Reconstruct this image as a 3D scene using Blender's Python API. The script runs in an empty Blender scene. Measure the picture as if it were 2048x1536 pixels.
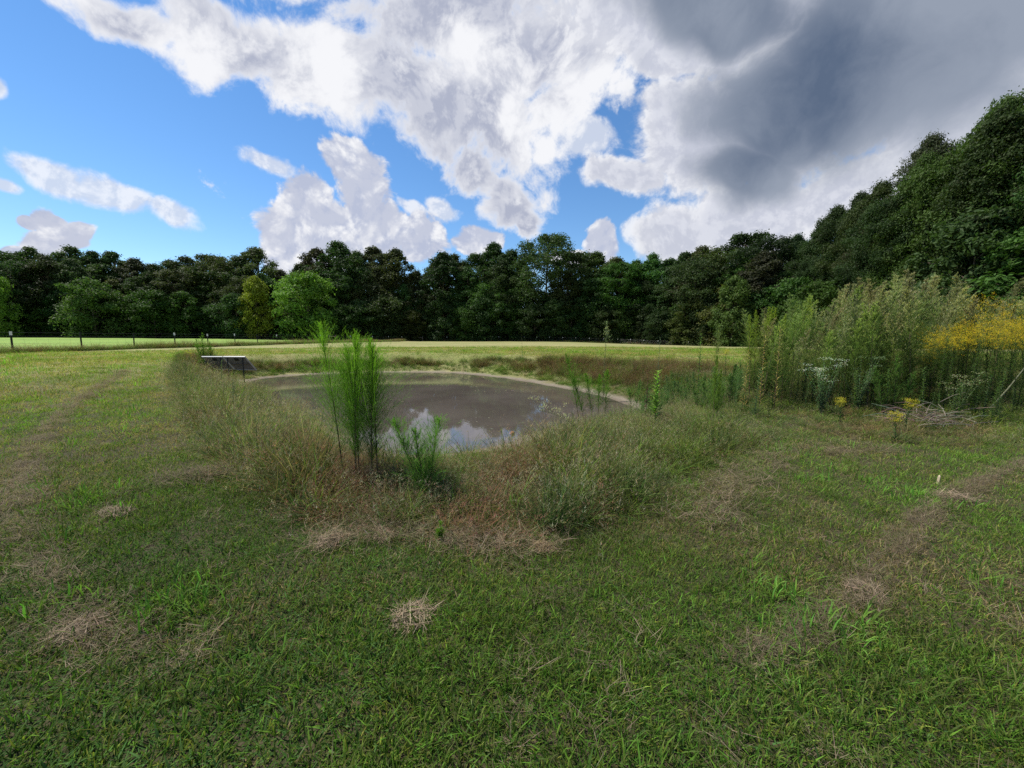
import bpy, math, random
import numpy as np
from math import radians as R

# ---------------------------------------------------------------- camera, sky, sun, exposure
C = bpy.context.scene
COL = C.collection
F, HORIZON, EYE = 770.0, 674.0, 1.5             # focal length and horizon row in photo pixels, eye height in metres
PITCH = math.atan((768.0 - HORIZON) / F)
cam_data = bpy.data.cameras.new('camera')
cam_data.sensor_width = 36.0
cam_data.lens = 36.0 * F / 2048.0
cam_data.clip_start = 0.05
cam_data.clip_end = 3000.0
cam = bpy.data.objects.new('camera', cam_data)
cam.location = (0, 0, EYE)
cam.rotation_euler = (math.pi / 2 - PITCH, 0, 0)
COL.objects.link(cam)
C.camera = cam

def ray(px, py):
    """direction in the world of a point of the photograph"""
    a, b = (px - 1024.0) / F, (768.0 - py) / F
    c, s = math.cos(PITCH), math.sin(PITCH)
    return np.array([a, c + b * s, -s + b * c])

def unit(v):
    v = np.asarray(v, float)
    return v / np.linalg.norm(v)

SUN_EL, SUN_AZ = 57.0, -72.0                      # degrees; azimuth to the right of the view axis
SUN_DIR = np.array([math.sin(R(SUN_AZ)) * math.cos(R(SUN_EL)), math.cos(R(SUN_AZ)) * math.cos(R(SUN_EL)), math.sin(R(SUN_EL))])

class NT:
    """small helper to write node trees"""
    def __init__(self, tree):
        self.t = tree
    def n(self, kind, **kw):
        nd = self.t.nodes.new(kind)
        for k, v in kw.items():
            setattr(nd, k, v)
        return nd
    def link(self, a, b):
        self.t.links.new(a, b)
    def put(self, sock, v):
        if hasattr(v, 'is_output'):
            self.link(v, sock)
        elif v is not None:
            sock.default_value = v
    def math(self, op, a, b=None, c=None, clamp=False):
        nd = self.n('ShaderNodeMath', operation=op, use_clamp=clamp)
        self.put(nd.inputs[0], a)
        if b is not None: self.put(nd.inputs[1], b)
        if c is not None: self.put(nd.inputs[2], c)
        return nd.outputs[0]
    def vmath(self, op, a, b=None):
        nd = self.n('ShaderNodeVectorMath', operation=op)
        self.put(nd.inputs[0], a)
        if b is not None: self.put(nd.inputs[1], b)
        return nd.outputs['Value'] if op in ('DOT_PRODUCT', 'LENGTH', 'DISTANCE') else nd.outputs[0]
    def mix(self, f, a, b, blend='MIX'):
        nd = self.n('ShaderNodeMix', data_type='RGBA', blend_type=blend)
        self.put(nd.inputs[0], f); self.put(nd.inputs[6], a); self.put(nd.inputs[7], b)
        return nd.outputs[2]
    def ramp(self, v, lo, hi, to0=0.0, to1=1.0, smooth=True):
        nd = self.n('ShaderNodeMapRange', interpolation_type='SMOOTHSTEP' if smooth else 'LINEAR')
        self.put(nd.inputs[0], v)
        for i, x in ((1, lo), (2, hi), (3, to0), (4, to1)): nd.inputs[i].default_value = x
        return nd.outputs[0]
    def noise(self, vec, scale, detail=4.0, rough=0.5, lac=2.0, dist=0.0):
        nd = self.n('ShaderNodeTexNoise')
        self.put(nd.inputs['Vector'], vec)
        nd.inputs['Scale'].default_value = scale; nd.inputs['Detail'].default_value = detail
        nd.inputs['Roughness'].default_value = rough; nd.inputs['Lacunarity'].default_value = lac
        nd.inputs['Distortion'].default_value = dist
        return nd.outputs[0]

SKY_STRENGTH = 0.1
EXPOSURE = 0.5                                  # the picture is exposed for the shaded ground
world = bpy.data.worlds.new('World')
C.world = world
world.use_nodes = True
wt = NT(world.node_tree)
world.node_tree.nodes.clear()
w_out = wt.n('ShaderNodeOutputWorld')
w_bg = wt.n('ShaderNodeBackground')
w_bg.inputs['Strength'].default_value = SKY_STRENGTH
wt.link(w_bg.outputs[0], w_out.inputs['Surface'])
w_sky = wt.n('ShaderNodeTexSky', sky_type='NISHITA', sun_disc=False)
w_sky.sun_elevation = R(SUN_EL)
w_sky.sun_rotation = R(SUN_AZ)
w_sky.air_density = 1.0; w_sky.dust_density = 0.0; w_sky.ozone_density = 4.0
w_dir = wt.n('ShaderNodeTexCoord').outputs['Generated']

def blob(px, py, rx, ry, rot=0.0):
    """soft ellipsoid round a direction of the sky: 1 in its middle, 0 at its rim"""
    c = unit(ray(px, py))
    a, b = math.cos(R(rot)), math.sin(R(rot))
    ex = unit(ray(px + a, py + b)) - c
    ey = unit(ray(px - b, py + a)) - c
    lx, ly = np.linalg.norm(ex) * rx, np.linalg.norm(ey) * ry
    X = unit(ex); Z = c; Y = np.cross(Z, X)
    from mathutils import Matrix
    e = Matrix([[X[i], Y[i], Z[i]] for i in range(3)]).to_euler('XYZ')
    m = wt.n('ShaderNodeMapping', vector_type='TEXTURE')
    wt.link(w_warp, m.inputs['Vector'])
    m.inputs['Location'].default_value = tuple(c)
    m.inputs['Rotation'].default_value = tuple(e)
    m.inputs['Scale'].default_value = (lx, ly, max(lx, ly, 0.3))
    g = wt.n('ShaderNodeTexGradient', gradient_type='SPHERICAL')
    wt.link(m.outputs[0], g.inputs[0])
    return g.outputs['Fac']

def union(blobs, op='MAXIMUM'):
    out = blobs[0]
    for b in blobs[1:]:
        out = wt.math(op, out, b)
    return out

# the direction, gently warped so that no cloud keeps a smooth outline
w_wn = wt.n('ShaderNodeTexNoise'); w_wn.inputs['Scale'].default_value = 5.0; w_wn.inputs['Detail'].default_value = 2.0
wt.link(w_dir, w_wn.inputs['Vector'])
w_w1 = wt.vmath('SUBTRACT', w_wn.outputs['Color'], (0.5, 0.5, 0.5))
w_sc = wt.n('ShaderNodeVectorMath', operation='SCALE'); wt.link(w_w1, w_sc.inputs[0]); w_sc.inputs['Scale'].default_value = 0.10
w_warp = wt.vmath('ADD', w_dir, w_sc.outputs[0])

# cloud masses: (column, row, radius across, radius down, turn)
SHEET = [(250,20,210,80,15),(480,85,300,120,18),(650,150,330,150,20),(850,190,330,190,22),(1010,250,250,190,40),
         (1060,120,330,190,0),(900,40,380,170,0),(1015,400,90,110,-10),(1050,440,50,70,-20),(950,340,120,100,30),(1130,210,150,110,-30),(600,-150,600,240,0)]
DARKC = [(1760,110,620,330,-6),(1560,240,320,260,0),(1410,290,190,240,10),(1350,240,90,140,15),(1280,370,90,60,0),(1300,110,120,60,30),(1330,50,330,140,10),(1500,430,300,140,-8),
         (1370,470,150,110,-20),(1700,380,330,120,-22),(1900,260,300,130,-20),(1240,365,110,60,20),(1340,300,90,140,15),(1700,-200,700,300,0),(1540,20,200,160,0)]
CUMUL = [(705,335,90,75,0),(725,400,75,110,-10),(610,415,80,90,0),(560,460,75,75,0),(650,470,170,90,0),(760,465,120,80,10),
         (845,480,80,80,0),(575,510,90,60,0),(108,442,62,48,10),(66,440,50,26,10),(160,482,52,62,20),(105,490,100,50,0),(1200,492,44,60,-20),(1150,515,60,26,0),(960,480,75,45,0),(30,510,60,24,0)]
WISPS = [(120,350,150,42,24),(250,400,170,48,24),(345,440,110,42,24),(15,355,70,24,18),(0,172,34,30,40),(535,335,110,34,28),
         (890,415,70,32,24),(1190,290,90,62,20),(1262,186,40,14,0),(825,415,60,22,10),(1270,480,45,40,0)]
u_sheet = union([blob(*b) for b in SHEET])
u_dark = union([blob(*b) for b in DARKC])
u_cum = union([blob(*b) for b in CUMUL])
u_wisp = union([blob(*b) for b in WISPS])
d_dark = union([blob(*b) for b in [(1760,130,480,260,-6),(1600,230,300,190,10),(1900,30,560,200,0),(1500,340,190,80,0),(1420,20,300,110,15)]])
d_core = blob(1620, 190, 420, 200, -4)

n_soft = wt.noise(w_dir, 5.0, 1.0, 0.5)
n_big = wt.noise(w_warp, 9.0, 7.0, 0.60, 2.1)
puff_n = wt.n('ShaderNodeTexVoronoi', feature='F1')
wt.link(w_warp, puff_n.inputs['Vector'])
puff_n.inputs['Scale'].default_value = 24.0; puff_n.inputs['Detail'].default_value = 1.0
puff_n.inputs['Roughness'].default_value = 0.5
puff = puff_n.outputs['Distance']
# the same noise a little towards the sun: where it is thinner there, the cloud is lit
n_off = wt.noise(wt.vmath('ADD', w_warp, tuple(np.array([-0.8, 0, 0.9]) * 0.012)), 9.0, 5.0, 0.60, 2.1)

nz = wt.math('SUBTRACT', n_big, 0.5)
n_fine = wt.math('SUBTRACT', wt.noise(w_warp, 34.0, 4.0, 0.62), 0.5)
def dens(u, gain, nk, bias, pk=0.0):
    v = wt.math('MULTIPLY_ADD', u, gain, bias)
    v = wt.math('MULTIPLY_ADD', nz, nk, v)
    if pk: v = wt.math('MULTIPLY_ADD', puff, -pk, v)
    return v
q_sheet = wt.math('MULTIPLY_ADD', n_fine, 0.7, dens(u_sheet, 1.7, 2.3, -0.42))
q_dark = wt.math('MULTIPLY_ADD', n_fine, 0.7, dens(u_dark, 1.9, 2.0, -0.36))
q_cum = wt.math('MULTIPLY_ADD', n_fine, 0.9, dens(u_cum, 2.3, 1.7, -0.22, 0.45))
q_wisp = wt.math('MULTIPLY_ADD', n_fine, 0.9, dens(u_wisp, 2.0, 2.0, -0.45))
# beyond the picture the sky goes on with the same broken clouds
away = wt.ramp(wt.vmath('DOT_PRODUCT', w_dir, tuple(unit(ray(1024, 300)))), 0.45, 0.15)
n_low = wt.noise(w_dir, 1.7, 1.0, 0.5)
q_rest = wt.math('ADD', wt.math('MULTIPLY', away, wt.math('MULTIPLY_ADD', n_low, 5.0, -2.2)), wt.math('MULTIPLY_ADD', nz, 2.2, -0.4))

a_sheet = wt.ramp(q_sheet, -0.02, 0.55); a_dark = wt.ramp(q_dark, -0.02, 0.55)
a_cum = wt.ramp(q_cum, -0.03, 0.34); a_wisp = wt.math('MULTIPLY', wt.ramp(q_wisp, -0.05, 0.65), 0.85)
a_rest = wt.math('MULTIPLY', wt.ramp(q_rest, 0.0, 0.5), away)

K = 1.0 / (SKY_STRENGTH * 2 ** EXPOSURE)
def lin(r, g, b, k=K):
    f = lambda v: (v / 12.92 if v <= 0.04045 else ((v + 0.055) / 1.055) ** 2.4)
    return (f(r / 255) * k, f(g / 255) * k, f(b / 255) * k, 1.0)
relief = wt.ramp(wt.math('MULTIPLY_ADD', n_fine, 0.12, wt.math('SUBTRACT', n_big, n_off)), -0.05, 0.06)
WHITE = lin(246, 247, 251); PALE = lin(208, 212, 226); GREY = lin(176, 182, 202); SLATE = lin(92, 108, 133); MID = lin(150, 160, 177)
edge_s = wt.ramp(q_sheet, 0.15, 0.8)
col_sheet = wt.mix(wt.math('MULTIPLY', edge_s, wt.ramp(wt.math('MULTIPLY_ADD', n_soft, 0.9, wt.math('MULTIPLY_ADD', n_big, 1.1, -0.50)), 0.74, 0.44)), WHITE, GREY)
col_sheet = wt.mix(wt.math('MULTIPLY', relief, 0.30), col_sheet, WHITE)
edge_d = wt.ramp(q_dark, 0.2, 1.0)
col_dark = wt.mix(wt.math('MULTIPLY', edge_d, 0.75), WHITE, PALE)
col_dark = wt.mix(wt.math('MULTIPLY', wt.math('SUBTRACT', 1.0, relief), 0.45), col_dark, GREY)
dk = wt.ramp(wt.math('ADD', d_dark, wt.math('MULTIPLY', nz, 0.9)), 0.02, 0.62)
slate = wt.mix(wt.math('MULTIPLY_ADD', wt.ramp(wt.math('MULTIPLY_ADD', nz, 0.5, n_soft), 0.25, 0.75), 0.9, wt.math('MULTIPLY_ADD', d_core, -0.9, 0.45), clamp=True), SLATE, MID)
col_dark = wt.mix(dk, col_dark, slate)
shade_c = wt.ramp(wt.math('MULTIPLY_ADD', n_fine, -1.5, wt.math('MULTIPLY_ADD', nz, -1.0, wt.math('MULTIPLY', puff, 0.7))), 0.12, 0.72)
col_cum = wt.mix(shade_c, WHITE, lin(186, 194, 217))
col_cum = wt.mix(wt.math('MULTIPLY', wt.math('SUBTRACT', 1.0, relief), 0.5), col_cum, PALE)
col_wisp = wt.mix(relief, lin(214, 221, 236), WHITE)
col_rest = wt.mix(wt.ramp(q_rest, 0.3, 1.5), WHITE, MID)

c = wt.n('ShaderNodeHueSaturation'); wt.link(w_sky.outputs[0], c.inputs['Color'])
c.inputs['Saturation'].default_value = 1.16; c.inputs['Value'].default_value = 1.13
c = c.outputs[0]
for al, cc in ((a_rest, col_rest), (a_wisp, col_wisp), (a_cum, col_cum), (a_sheet, col_sheet), (a_dark, col_dark)):
    c = wt.mix(al, c, cc)
wt.link(c, w_bg.inputs['Color'])
world.cycles.sampling_method = 'MANUAL'
world.cycles.sample_map_resolution = 512

sun_data = bpy.data.lights.new('sun', 'SUN')
sun_data.energy = 5.0
sun_data.angle = R(3.0)                          # the sun stands behind the edge of a cloud
sun_data.color = (1.0, 0.94, 0.85)
sun = bpy.data.objects.new('sun', sun_data)
from mathutils import Vector
sun.rotation_euler = Vector(SUN_DIR).to_track_quat('Z', 'Y').to_euler()
sun.location = (0, 0, 60)
COL.objects.link(sun)

V = C.view_settings
V.view_transform = 'Standard'; V.look = 'None'; V.gamma = 1.0; V.exposure = EXPOSURE; V.use_curve_mapping = False
C.render.engine = 'CYCLES'
CY = C.cycles
CY.max_bounces = 5; CY.diffuse_bounces = 2; CY.glossy_bounces = 2; CY.transmission_bounces = 3
CY.transparent_max_bounces = 4; CY.caustics_reflective = False; CY.caustics_refractive = False
CY.use_adaptive_sampling = True; CY.adaptive_threshold = 0.01
CY.use_denoising = False

# ---------------------------------------------------------------- helpers
rng = np.random.default_rng(7)
def S(a, b, v):
    t = np.clip((np.asarray(v, float) - a) / (b - a), 0, 1)
    return t * t * (3 - 2 * t)
_TAB = np.random.default_rng(3).random((8, 256, 256))
def vnoise(x, y, size, seed=0, octaves=3):
    """smooth value noise in 0..1 with features of about SIZE metres"""
    x = np.asarray(x, float) / size + 17.3 * seed + 500; y = np.asarray(y, float) / size + 9.1 * seed + 500
    out = 0.0; amp = 0.5; tot = 0.0
    for o in range(octaves):
        T = _TAB[(seed + o) % 8]
        i = np.floor(x).astype(int); j = np.floor(y).astype(int)
        fx = x - i; fy = y - j; fx = fx * fx * (3 - 2 * fx); fy = fy * fy * (3 - 2 * fy)
        g = lambda a, b: T[a % 256, b % 256]
        v = (g(i, j) * (1 - fx) + g(i + 1, j) * fx) * (1 - fy) + (g(i, j + 1) * (1 - fx) + g(i + 1, j + 1) * fx) * fy
        out = out + amp * v; tot += amp; amp *= 0.5; x = x * 2.03; y = y * 2.03
    return out / tot

def mesh_of(name, Vt, Fc, mat=None, col=None, smooth=False):
    """mesh data from numpy triangles or quads, with an optional colour per vertex"""
    me = bpy.data.meshes.new(name)
    Vt = np.ascontiguousarray(Vt, dtype=np.float32); Fc = np.ascontiguousarray(Fc, dtype=np.int32)
    n, k = Fc.shape
    me.vertices.add(len(Vt)); me.vertices.foreach_set('co', Vt.ravel())
    me.loops.add(n * k); me.loops.foreach_set('vertex_index', Fc.ravel())
    me.polygons.add(n); me.polygons.foreach_set('loop_start', np.arange(0, n * k, k, dtype=np.int32))
    if col is not None:
        a = me.attributes.new('col', 'FLOAT_COLOR', 'POINT')
        c4 = np.ones((len(Vt), 4), np.float32); c4[:, :3] = col
        a.data.foreach_set('color', c4.ravel())
    me.update(calc_edges=True)
    me.polygons.foreach_set('use_smooth', np.full(n, smooth))
    if mat: me.materials.append(mat)
    return me

class Soup:
    """collects triangles with a colour per vertex, then links them as ONE mesh object"""
    def __init__(self):
        self.v, self.f, self.c, self.n = [], [], [], 0
    def add(self, Vt, Fc, col):
        Vt = np.asarray(Vt, float).reshape(-1, 3); Fc = np.asarray(Fc, int)
        if Fc.shape[1] == 4: Fc = np.vstack([Fc[:, [0, 1, 2]], Fc[:, [0, 2, 3]]])
        col = np.asarray(col, float)
        if col.ndim == 1: col = np.tile(col, (len(Vt), 1))
        self.v.append(Vt); self.f.append(Fc + self.n); self.c.append(col); self.n += len(Vt)
        return self
    def data(self, name, mat, smooth=False):
        return mesh_of(name, np.vstack(self.v), np.vstack(self.f), mat, np.vstack(self.c), smooth)
    def obj(self, name, mat, parent=None, smooth=False):
        o = bpy.data.objects.new(name, self.data(name, mat, smooth)); COL.objects.link(o)
        if parent: o.parent = parent
        return o

def tag(o, label=None, cat=None, group=None, kind=None):
    for k, v in (('label', label), ('category', cat), ('group', group), ('kind', kind)):
        if v: o[k] = v
    return o
def empty(name, loc, rz=0.0):
    o = bpy.data.objects.new(name, None); o.empty_display_size = 0.2
    o.location = [float(v) for v in loc]; o.rotation_euler = (0, 0, float(rz)); COL.objects.link(o)
    return o
def copy_thing(src, loc, rz=0.0, scale=1.0):
    """a copy of a thing with copies of its parts and their sub-parts; mesh data is shared"""
    kids = {}
    for o in bpy.data.objects:
        if o.parent: kids.setdefault(o.parent.name, []).append(o)
    def go(o, parent):
        c = o.copy(); COL.objects.link(c)
        if parent: c.parent = parent
        for ch in kids.get(o.name, ()): go(ch, c)
        return c
    c = go(src, None)
    c.location = [float(v) for v in loc]; c.rotation_euler = (0, 0, float(rz))
    c.scale = (scale, scale, scale) if np.isscalar(scale) else tuple(float(s) for s in scale)
    return c

def tube(path, radii, sides=6):
    """triangles of a round tapered stick along a path"""
    path = np.asarray(path, float); k = len(path); radii = np.broadcast_to(np.asarray(radii, float), (k,))
    d = np.gradient(path, axis=0); d /= np.linalg.norm(d, axis=1)[:, None] + 1e-9
    ref = np.where(np.abs(d[:, 2:3]) > 0.9, np.array([[1.0, 0, 0]]), np.array([[0, 0, 1.0]]))
    a = np.cross(d, ref); a /= np.linalg.norm(a, axis=1)[:, None] + 1e-9
    b = np.cross(d, a)
    th = np.arange(sides) * 2 * np.pi / sides
    Vt = (path[:, None] + radii[:, None, None] * (a[:, None] * np.cos(th)[None, :, None] + b[:, None] * np.sin(th)[None, :, None])).reshape(-1, 3)
    Fc = []
    for i in range(k - 1):
        for j in range(sides):
            p, q = i * sides + j, i * sides + (j + 1) % sides
            Fc += [(p, q, q + sides), (p, q + sides, p + sides)]
    for i in range(1, sides - 1):
        Fc += [(0, i + 1, i), ((k - 1) * sides, (k - 1) * sides + i, (k - 1) * sides + i + 1)]
    return Vt, np.array(Fc)
def box(x0, x1, y0, y1, z0, z1):
    Vt = np.array([(x, y, z) for x in (x0, x1) for y in (y0, y1) for z in (z0, z1)], float)
    return Vt, np.array([(0, 1, 3, 2), (4, 6, 7, 5), (0, 4, 5, 1), (2, 3, 7, 6), (0, 2, 6, 4), (1, 5, 7, 3)])

def blades(P, az, L, w, lean, bend, segs, col, tip=None, twist=None):
    """grass blades, leaves or filaments: bent tapering ribbons. Returns vertices, triangles, colours, tips"""
    P = np.asarray(P, float); n = len(P)
    bc = lambda v: np.broadcast_to(np.asarray(v, float), (n,))
    az, L, w, lean, bend = bc(az), bc(L), bc(w), bc(lean), bc(bend)
    t = np.linspace(0, 1, segs + 1)
    ang = lean[:, None] + bend[:, None] * (t[None] ** 1.3)
    mid = (ang[:, 1:] + ang[:, :-1]) / 2; ds = (L / segs)[:, None]
    h = np.concatenate([np.zeros((n, 1)), np.cumsum(np.sin(mid) * ds, 1)], 1)
    z = np.concatenate([np.zeros((n, 1)), np.cumsum(np.cos(mid) * ds, 1)], 1)
    ctr = np.stack([P[:, 0:1] + h * np.cos(az)[:, None], P[:, 1:2] + h * np.sin(az)[:, None], P[:, 2:3] + z], -1)
    tw = bc(0.0 if twist is None else twist) + az + np.pi / 2
    side = np.stack([np.cos(tw), np.sin(tw), np.zeros(n)], -1)
    prof = np.minimum(1.0, (1 - t[:-1]) ** 0.7 * (0.65 + 1.4 * t[:-1]))
    off = side[:, None, :] * (w[:, None] * prof[None] * 0.5)[..., None]
    A = ctr[:, :-1] - off; B = ctr[:, :-1] + off
    m = 2 * segs + 1
    Vt = np.empty((n, m, 3)); Vt[:, 0:2 * segs:2] = A; Vt[:, 1:2 * segs:2] = B; Vt[:, -1] = ctr[:, -1]
    f = []
    for i in range(segs - 1):
        f += [(2 * i, 2 * i + 1, 2 * i + 3), (2 * i, 2 * i + 3, 2 * i + 2)]
    f.append((2 * segs - 2, 2 * segs - 1, 2 * segs))
    Fc = (np.array(f)[None] + (np.arange(n) * m)[:, None, None]).reshape(-1, 3)
    col = np.asarray(col, float); col = np.tile(col, (n, 1)) if col.ndim == 1 else col
    if tip is None: Cc = np.repeat(col, m, 0)
    else:
        tip = np.asarray(tip, float); tip = np.tile(tip, (n, 1)) if tip.ndim == 1 else tip
        tv = np.concatenate([np.repeat(t[:-1], 2), [1.0]])[None, :, None]
        Cc = (col[:, None] * (1 - tv) + tip[:, None] * tv).reshape(-1, 3)
    return Vt.reshape(-1, 3), Fc, Cc, ctr[:, -1]

def vary(col, n, r, amt=0.25, hue=0.12):
    col = np.tile(np.asarray(col, float), (n, 1)) if np.ndim(col) == 1 else np.asarray(col, float)
    return np.clip(col * (1 + amt * r.normal(size=(n, 1))) * (1 + hue * r.normal(size=(n, 3))), 0.004, 0.9)

# ---------------------------------------------------------------- materials
def material(name):
    m = bpy.data.materials.new(name); m.use_nodes = True
    m.node_tree.nodes.clear()
    t = NT(m.node_tree); o = t.n('ShaderNodeOutputMaterial')
    return m, t, o
def principled(t, color, rough=0.6, spec=0.3, normal=None, metal=0.0):
    p = t.n('ShaderNodeBsdfPrincipled')
    t.put(p.inputs['Base Color'], color); t.put(p.inputs['Roughness'], rough)
    p.inputs['Specular IOR Level'].default_value = spec; p.inputs['Metallic'].default_value = metal
    if normal is not None: t.link(normal, p.inputs['Normal'])
    return p
def plant_material(name, source, translucent=0.35, rough=0.55, spec=0.25):
    """leaves: colour per vertex, varied by the object's colour or by the instance, light shines through them"""
    m, t, o = material(name)
    a = t.n('ShaderNodeAttribute', attribute_name='col').outputs['Color']
    if source == 'object':
        oi = t.n('ShaderNodeObjectInfo')
        a = t.mix(1.0, a, oi.outputs['Color'], 'MULTIPLY')
    elif source == 'instance':
        a = t.mix(1.0, a, t.n('ShaderNodeAttribute', attribute_type='INSTANCER', attribute_name='tint').outputs['Color'], 'MULTIPLY')
    pos = t.n('ShaderNodeNewGeometry').outputs['Position']
    nz_ = t.noise(pos, 3.0, 2.0)
    a = t.mix(1.0, a, t.mix(nz_, (0.8, 0.8, 0.8, 1), (1.2, 1.2, 1.15, 1)), 'MULTIPLY')
    p = principled(t, a, rough, spec)
    tr = t.n('ShaderNodeBsdfTranslucent')
    t.link(t.mix(1.0, a, (1.1, 1.25, 0.75, 1), 'MULTIPLY'), tr.inputs['Color'])
    mx = t.n('ShaderNodeMixShader'); mx.inputs[0].default_value = translucent
    t.link(p.outputs[0], mx.inputs[1]); t.link(tr.outputs[0], mx.inputs[2]); t.link(mx.outputs[0], o.inputs['Surface'])
    return m
def rough_material(name, base, var=0.35, rough=0.8, scale=30.0, bump=0.3, metal=0.0, spec=0.3):
    m, t, o = material(name)
    co = t.n('ShaderNodeTexCoord').outputs['Object']
    nz_ = t.noise(co, scale, 5.0, 0.6)
    b = np.array(base)
    colr = t.mix(nz_, tuple(b * (1 - var)) + (1,), tuple(np.minimum(b * (1 + var), 0.95)) + (1,))
    bp = t.n('ShaderNodeBump'); bp.inputs['Strength'].default_value = bump; bp.inputs['Distance'].default_value = 0.01
    t.link(nz_, bp.inputs['Height'])
    p = principled(t, colr, rough, spec, bp.outputs[0], metal); t.link(p.outputs[0], o.inputs['Surface'])
    return m
M_LEAF = plant_material('tree_leaves', 'object', 0.35, 0.6, 0.15)
M_BARK = rough_material('bark', (0.11, 0.09, 0.07), 0.5, 0.9, 12.0, 0.8)
M_PLANT = plant_material('weed_leaves', 'object', 0.45, 0.7, 0.10)
M_STEM = plant_material('weed_stems', 'object', 0.05, 0.7)
M_GRASS = plant_material('grass_blades', 'instance', 0.40, 0.75, 0.08)
M_DRY = plant_material('dry_straw', 'object', 0.15, 0.75, 0.15)

# ---------------------------------------------------------------- the lie of the land
WATER_Z = -0.60
def on_level(px, py, z):
    d = ray(px, py); t = (z - EYE) / d[2]
    return np.array([0, 0, EYE]) + d * t
_shore_px = [(480,768),(520,757),(600,750),(700,746),(870,744),(960,750),(1060,764),(1160,783),(1255,806),(1270,825),(1200,845),
             (1130,855),(1065,868),(1000,889),(930,903),(840,910),(770,903),(720,885),(670,862),(610,830),(555,798)]
_sh = np.array([on_level(x, y, WATER_Z)[:2] for x, y in _shore_px])
for _ in range(3):                                # round the corners of the outline
    nx = np.roll(_sh, -1, 0); _sh = np.stack([_sh * 0.75 + nx * 0.25, _sh * 0.25 + nx * 0.75], 1).reshape(-1, 2)
SHORE = _sh[::2]
def inside(poly, x, y):
    x = np.asarray(x, float); y = np.asarray(y, float); r = np.zeros(x.shape, bool); n = len(poly)
    for i in range(n):
        (x0, y0), (x1, y1) = poly[i], poly[(i + 1) % n]
        c = ((y0 > y) != (y1 > y))
        if y1 != y0: r ^= c & (x < (x1 - x0) * (y - y0) / (y1 - y0) + x0)
    return r
def dist_line(pts, x, y, closed=False):
    x = np.asarray(x, float); y = np.asarray(y, float); d = np.full(x.shape, 1e9); n = len(pts)
    for i in range(n if closed else n - 1):
        (x0, y0), (x1, y1) = pts[i], pts[(i + 1) % n]
        ux, uy = x1 - x0, y1 - y0; t = np.clip(((x - x0) * ux + (y - y0) * uy) / (ux * ux + uy * uy + 1e-12), 0, 1)
        d = np.minimum(d, np.hypot(x - x0 - t * ux, y - y0 - t * uy))
    return d
def shore_dist(x, y):
    """metres from the waterline, negative in the pond"""
    x = np.asarray(x, float); y = np.asarray(y, float); d = np.full(x.shape, 60.0)
    near = (np.abs(x + 3) < 40) & (np.abs(y - 14) < 40)
    if near.any():
        e = dist_line(SHORE, x[near], y[near], True)
        d[near] = np.where(inside(SHORE, x[near], y[near]), -e, e)
    return d
def land(x, y):
    x = np.asarray(x, float); y = np.asarray(y, float); r = np.hypot(x, y)
    zf = 0.45 * S(7, 26, r) + 0.9 * S(35, 110, -x) - 0.35 * S(60, 130, y) * (1 - S(20, 60, -x)) - 1.6 * S(8, 60, x) * S(25, 85, y)
    zf = zf + (vnoise(x, y, 5.0, 1) - 0.5) * 0.10 * S(1, 6, r) + (vnoise(x, y, 0.5, 2, 2) - 0.5) * 0.03 * S(60, 10, r)
    d = shore_dist(x, y) + (vnoise(x, y, 0.9, 4, 2) - 0.5) * 0.35
    low = WATER_Z + 0.10 * np.clip(d, -4, 1.2)
    t = S(0.55, 3.1, d)
    return low * (1 - t) + zf * t
def ground_at(px, py):
    """where the line of sight through a point of the photograph meets the land"""
    d = ray(px, py); t = np.geomspace(0.8, 400, 1500)
    p = np.array([0, 0, EYE])[None] + d[None] * t[:, None]
    k = np.argmax(p[:, 2] < land(p[:, 0], p[:, 1]))
    a, b = t[max(k - 1, 0)], t[k]
    tt = np.linspace(a, b, 40); q = np.array([0, 0, EYE])[None] + d[None] * tt[:, None]
    k = np.argmax(q[:, 2] < land(q[:, 0], q[:, 1]))
    x, y = q[k, 0], q[k, 1]
    return np.array([x, y, float(land(x, y))])
def at_depth(px, py, y):
    d = ray(px, py); return d * (y / d[1]) + np.array([0, 0, EYE])
def on_land(x, y):
    return np.array([x, y, float(land(np.array([x]), np.array([y]))[0])])

# ground: one sheet out to the horizon, finest round the pond and the foreground
nu, nv = 330, 360
u = np.linspace(-1, 1, nu); v = np.linspace(-0.42, 1, nv)
gx = 19 * u + 480 * np.sign(u) * np.abs(u) ** 5
gy = 5 + 27 * v + 560 * np.sign(v) * np.abs(v) ** 5
GX, GY = np.meshgrid(gx, gy)
GZ = land(GX, GY)
idx = np.arange(nu * nv).reshape(nv, nu)
quads = np.stack([idx[:-1, :-1], idx[:-1, 1:], idx[1:, 1:], idx[1:, :-1]], -1).reshape(-1, 4)
gd = shore_dist(GX, GY) + (vnoise(GX, GY, 0.7, 5, 3) - 0.5) * 0.5
mud = S(0.60, 0.30, gd + (vnoise(GX, GY, 0.3, 6, 2) - 0.5) * 0.35)
hay = S(9, 26, np.hypot(GX, GY))
wet = S(0.30, 0.0, gd)
masks = np.stack([mud, hay, wet], -1).reshape(-1, 3)

FENCE_X = -33.0
FENCE_LINE = [(FENCE_X, 125.0), (0.0, 120.0), (30.0, 110.0), (50.0, 92.0), (58.0, 70.0), (58.0, 30.0)]

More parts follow.
